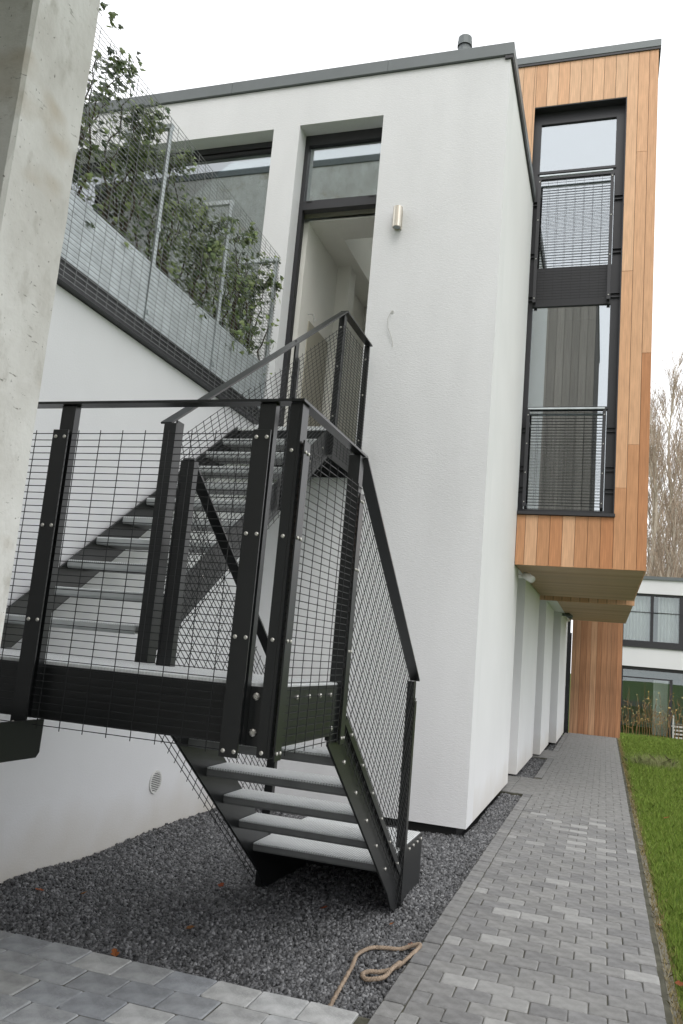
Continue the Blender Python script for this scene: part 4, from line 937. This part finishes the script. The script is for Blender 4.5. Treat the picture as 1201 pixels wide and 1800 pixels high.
MB().wires((-0.885, 0, 0), (0, 1, 0), (0, 0, 1), [(22.62, 0.0), (22.85, 0.0), (22.85, 2.5), (22.62, 2.5)], 0.2, 0.06, 0.004, 0.004).build('wire_mesh', M['wire'], gt, kind='stuff')

NY = 26.0
nh = empty('neighbour_house', (2, NY, 0), 'white modern two-storey house with dark window bands behind the lawn', 'house')
N0, N1 = 0.42, 9.0
def nb_(name, m, *a): return box(name, m, nh, *a)
nb_('wall_band', 'render_smooth', N0, N1, NY, NY + 0.3, 1.90, 2.46); nb_('parapet', 'render_smooth', N0, N1, NY, NY + 0.3, 4.06, 4.48)
nb_('coping', 'coping', N0 - 0.05, N1, NY - 0.05, NY + 0.35, 4.482, 4.58); nb_('sill_band', 'frame', N0, N1, NY - 0.04, NY + 0.28, 2.462, 2.60)
nb_('side_wall', 'render_smooth', N0 - 0.05, N0, NY, NY + 6, -0.2, 4.48); nb_('back_wall', 'teal', N0, N1, NY + 4, NY + 4.2, -0.2, 4.48); nb_('mid_floor', 'interior', N0, N1, NY + 0.31, NY + 4, 2.0, 2.4)
nb_('roof', 'coping', N0, N1, NY + 0.31, NY + 6, 4.3, 4.45); nb_('end_wall', 'render_smooth', N1, N1 + 0.3, NY, NY + 6, -0.2, 4.48)
wf = MB(); wf.box(N0, N1, NY + 0.06, NY + 0.14, 3.99, 4.058); wf.box(N0, N1, NY + 0.06, NY + 0.14, 2.602, 2.66)
for x, w in ((N0, 0.07), (1.235, 0.085), (2.03, 0.12), (3.2, 0.1), (4.3, 0.1), (5.5, 0.1), (6.7, 0.1), (7.9, 0.1)): wf.box(x, x + w, NY + 0.06, NY + 0.14, 2.66, 3.99)
uw = wf.build('window', M['frame'], nh); MB().box(N0 + 0.07, N1, NY + 0.1, NY + 0.11, 2.66, 3.99).build('pane', M['clear'], uw)
cu = MB()
for x0, x1 in ((0.5, 1.22), (1.46, 2.02), (3.4, 4.2), (5.0, 6.4)):
    k = int((x1 - x0) / 0.045)
    for j in range(k):
        xa, xb = x0 + (x1 - x0) * j / k, x0 + (x1 - x0) * (j + 1) / k; cu.quad((xa, NY + 0.35 + 0.04 * (j % 2), 2.42), (xb, NY + 0.35 + 0.04 * ((j + 1) % 2), 2.42), (xb, NY + 0.35 + 0.04 * ((j + 1) % 2), 4.0), (xa, NY + 0.35 + 0.04 * (j % 2), 4.0))
cu.build('curtain', M['curtain'], nh)
MB().box(N0, N1, NY - 0.03, NY - 0.02, 3.49, 3.51).build('guard_rail', M['frame'], nh)
gf = MB(); gf.box(N0, N1, NY + 0.1, NY + 0.2, 1.80, 1.898); gf.box(N0, N0 + 0.09, NY + 0.1, NY + 0.2, -0.2, 1.80)
for x in (1.80, 3.4, 5.2): gf.box(x, x + 0.08, NY + 0.1, NY + 0.2, -0.2, 1.56)
gf.box(N0 + 0.09, 1.88, NY + 0.1, NY + 0.2, 1.56, 1.60)
gw = gf.build('sliding_door', M['frame'], nh); MB().box(N0 + 0.09, N1, NY + 0.14, NY + 0.15, -0.2, 1.80).build('pane', M['clear'], gw)
MB().box(1.38, 1.78, NY + 0.5, NY + 0.54, -0.2, 1.55).build('curtain', M['curtain'], nh)
chair = empty('garden_chair', (2.05, 25.3, 0), 'white slatted garden chair among the dry canes at the right edge', 'chair')
for k in range(4): MB().bbox(1.86, 2.3, 25.28, 25.3, 0.0 + 0.1 * k, 0.05 + 0.1 * k, 0.004).build('slat', M['plastic'], chair)
for x in (1.84, 2.3): MB().bbox(x, x + 0.04, 25.27, 25.31, -0.05, 0.62, 0.004).build('leg', M['plastic'], chair)
MB().bbox(1.84, 2.34, 25.31, 25.7, 0.3, 0.33, 0.004).build('seat', M['plastic'], chair)

# dry canes in front of the neighbour's glazing
for i in range(36):
    x = 0.5 + i * 0.05 + random.uniform(-.03, .03); y = 25.05 + random.uniform(-.25, .25); h = random.uniform(0.65, 1.45) * (1.2 if i % 6 == 0 else 0.9)
    w = 'leftmost' if i == 0 else ''
    c_ = empty('cane_plant', (x, y, -0.03), 'tall dry brown cane stem with withered leaves before the neighbour\'s glazing', 'cane plant', 'dry canes before the neighbouring house')
    s_ = MB(); l_ = MB(); bx_, by_ = x, y; pts = [(x, y, -0.05)]
    for k in range(6): bx_ += random.uniform(-.035, .035); by_ += random.uniform(-.03, .03); pts.append((bx_, by_, h * (k + 1) / 6))
    s_.tube(pts, [0.010 - 0.0012 * k for k in range(7)], 5)
    for k in range(2, 6):
        for _ in range(random.randint(0, 2)):
            p = Vector(pts[k]); q = p + Vector((random.uniform(-.14, .14), random.uniform(-.1, .1), random.uniform(.03, .2))); s_.tube([p, q], [0.006, 0.003], 4)
            if random.random() < 0.7: ivy_leaf(l_, q, random.uniform(0.02, 0.045), (random.uniform(-1, 1), -1, random.uniform(-.3, 1)), (random.uniform(-1, 1), 0, -1))
    s_.build('stem', M['cane'], c_)
    if l_.v: l_.build('foliage', M['yleaf'], c_, kind='stuff')
# tussock on the lawn
tu = empty('lawn_shrub', (0.9, 17.0, 0), 'low loose grey-green tuft growing in the lawn by the path', 'shrub')
def tus(n): a = rng.normal(0, 1, (n, 2)); return np.column_stack([0.92 + a[:, 0] * 0.20, 17.0 + a[:, 1] * 0.25])
o = blades(2400, tus, 'foliage', mat('tuft_blade', (0.22, 0.27, 0.10), 0.8, spec=0.1, rnd=0.3, rnd2=(0.40, 0.38, 0.22), island=True, transl=0.3), 0.05, 0.21, 0.0013, 1.5); o.parent = tu; o.matrix_parent_inverse = Matrix.Translation(-tu.location); o['kind'] = 'stuff'

# bare poplars behind the neighbouring house
def poplar(x, y, h, lab, dens=1.0, seed=0):
    random.seed(seed); t_ = empty('bare_tree', (x, y, 0), lab, 'tree', 'bare trees behind the neighbouring house'); tr = MB(); tw_ = MB()
    lean = random.uniform(-.02, .02); P = lambda z: Vector((x + lean * z + 0.15 * math.sin(z * .7 + x), y + 0.12 * math.sin(z * .5), z))
    tr.tube([P(z) for z in np.linspace(0, h * .97, 14)], [0.15 * (1 - 0.93 * k / 13) for k in range(14)], 7)
    def grow(p, d, L, r, lev):
        q = [p]; dd = Vector(d)
        for k in range(4): dd = (dd + Vector((random.uniform(-.1, .1), random.uniform(-.1, .1), 0.16))).normalized(); q.append(q[-1] + dd * L / 4)
        (tr if lev == 0 else tw_).tube(q, [r, r * .8, r * .6, r * .4, r * .2], 4 if lev else 5, False)
        if lev < 2:
            for _ in range(int((8 if lev == 0 else 4) * dens)):
                t = random.uniform(0.15, 0.95) * 4; i = min(int(t), 3); s = q[i].lerp(q[i + 1], t - i); a = random.uniform(0, 6.28)
                grow(s, (dd * 0.7 + Vector((math.cos(a), math.sin(a), 0.55)) * 0.55).normalized(), L * random.uniform(.28, .5), max(r * .42, 0.009), lev + 1)
    for k in range(int(36 * dens)):
        z = h * random.uniform(0.10, 0.93); a = random.uniform(0, 6.28); L = (h - z) * 0.30 + 0.9
        grow(P(z), Vector((math.cos(a) * .42, math.sin(a) * .42, 1)).normalized(), L, 0.045 * (1 - z / h) + 0.012, 0)
    tr.build('trunk', M['bark'], t_); tw_.build('crown', M['twig'], t_, kind='stuff'); random.seed(seed + 99)
for i, (x, y, h, lab) in enumerate(((1.75, 37, 13.8, 'bare tree seen closest to the cedar corner'), (2.65, 39, 17.0, 'tallest bare tree with the highest twigs against the sky'), (3.05, 37.5, 14.6, 'bare pale-trunked tree at the right edge of the photo'), (2.35, 43, 16.2, 'bare tree standing furthest back behind the tallest one'),
                                  (3.75, 42, 15.5, 'bare tree just outside the right edge'), (1.95, 41, 14.8, 'bare tree mostly hidden behind the cedar corner'), (2.2, 34.5, 9.0, 'small bare tree low behind the flat roof'))):
    poplar(x, y, h, lab, 1.0, 40 + i)
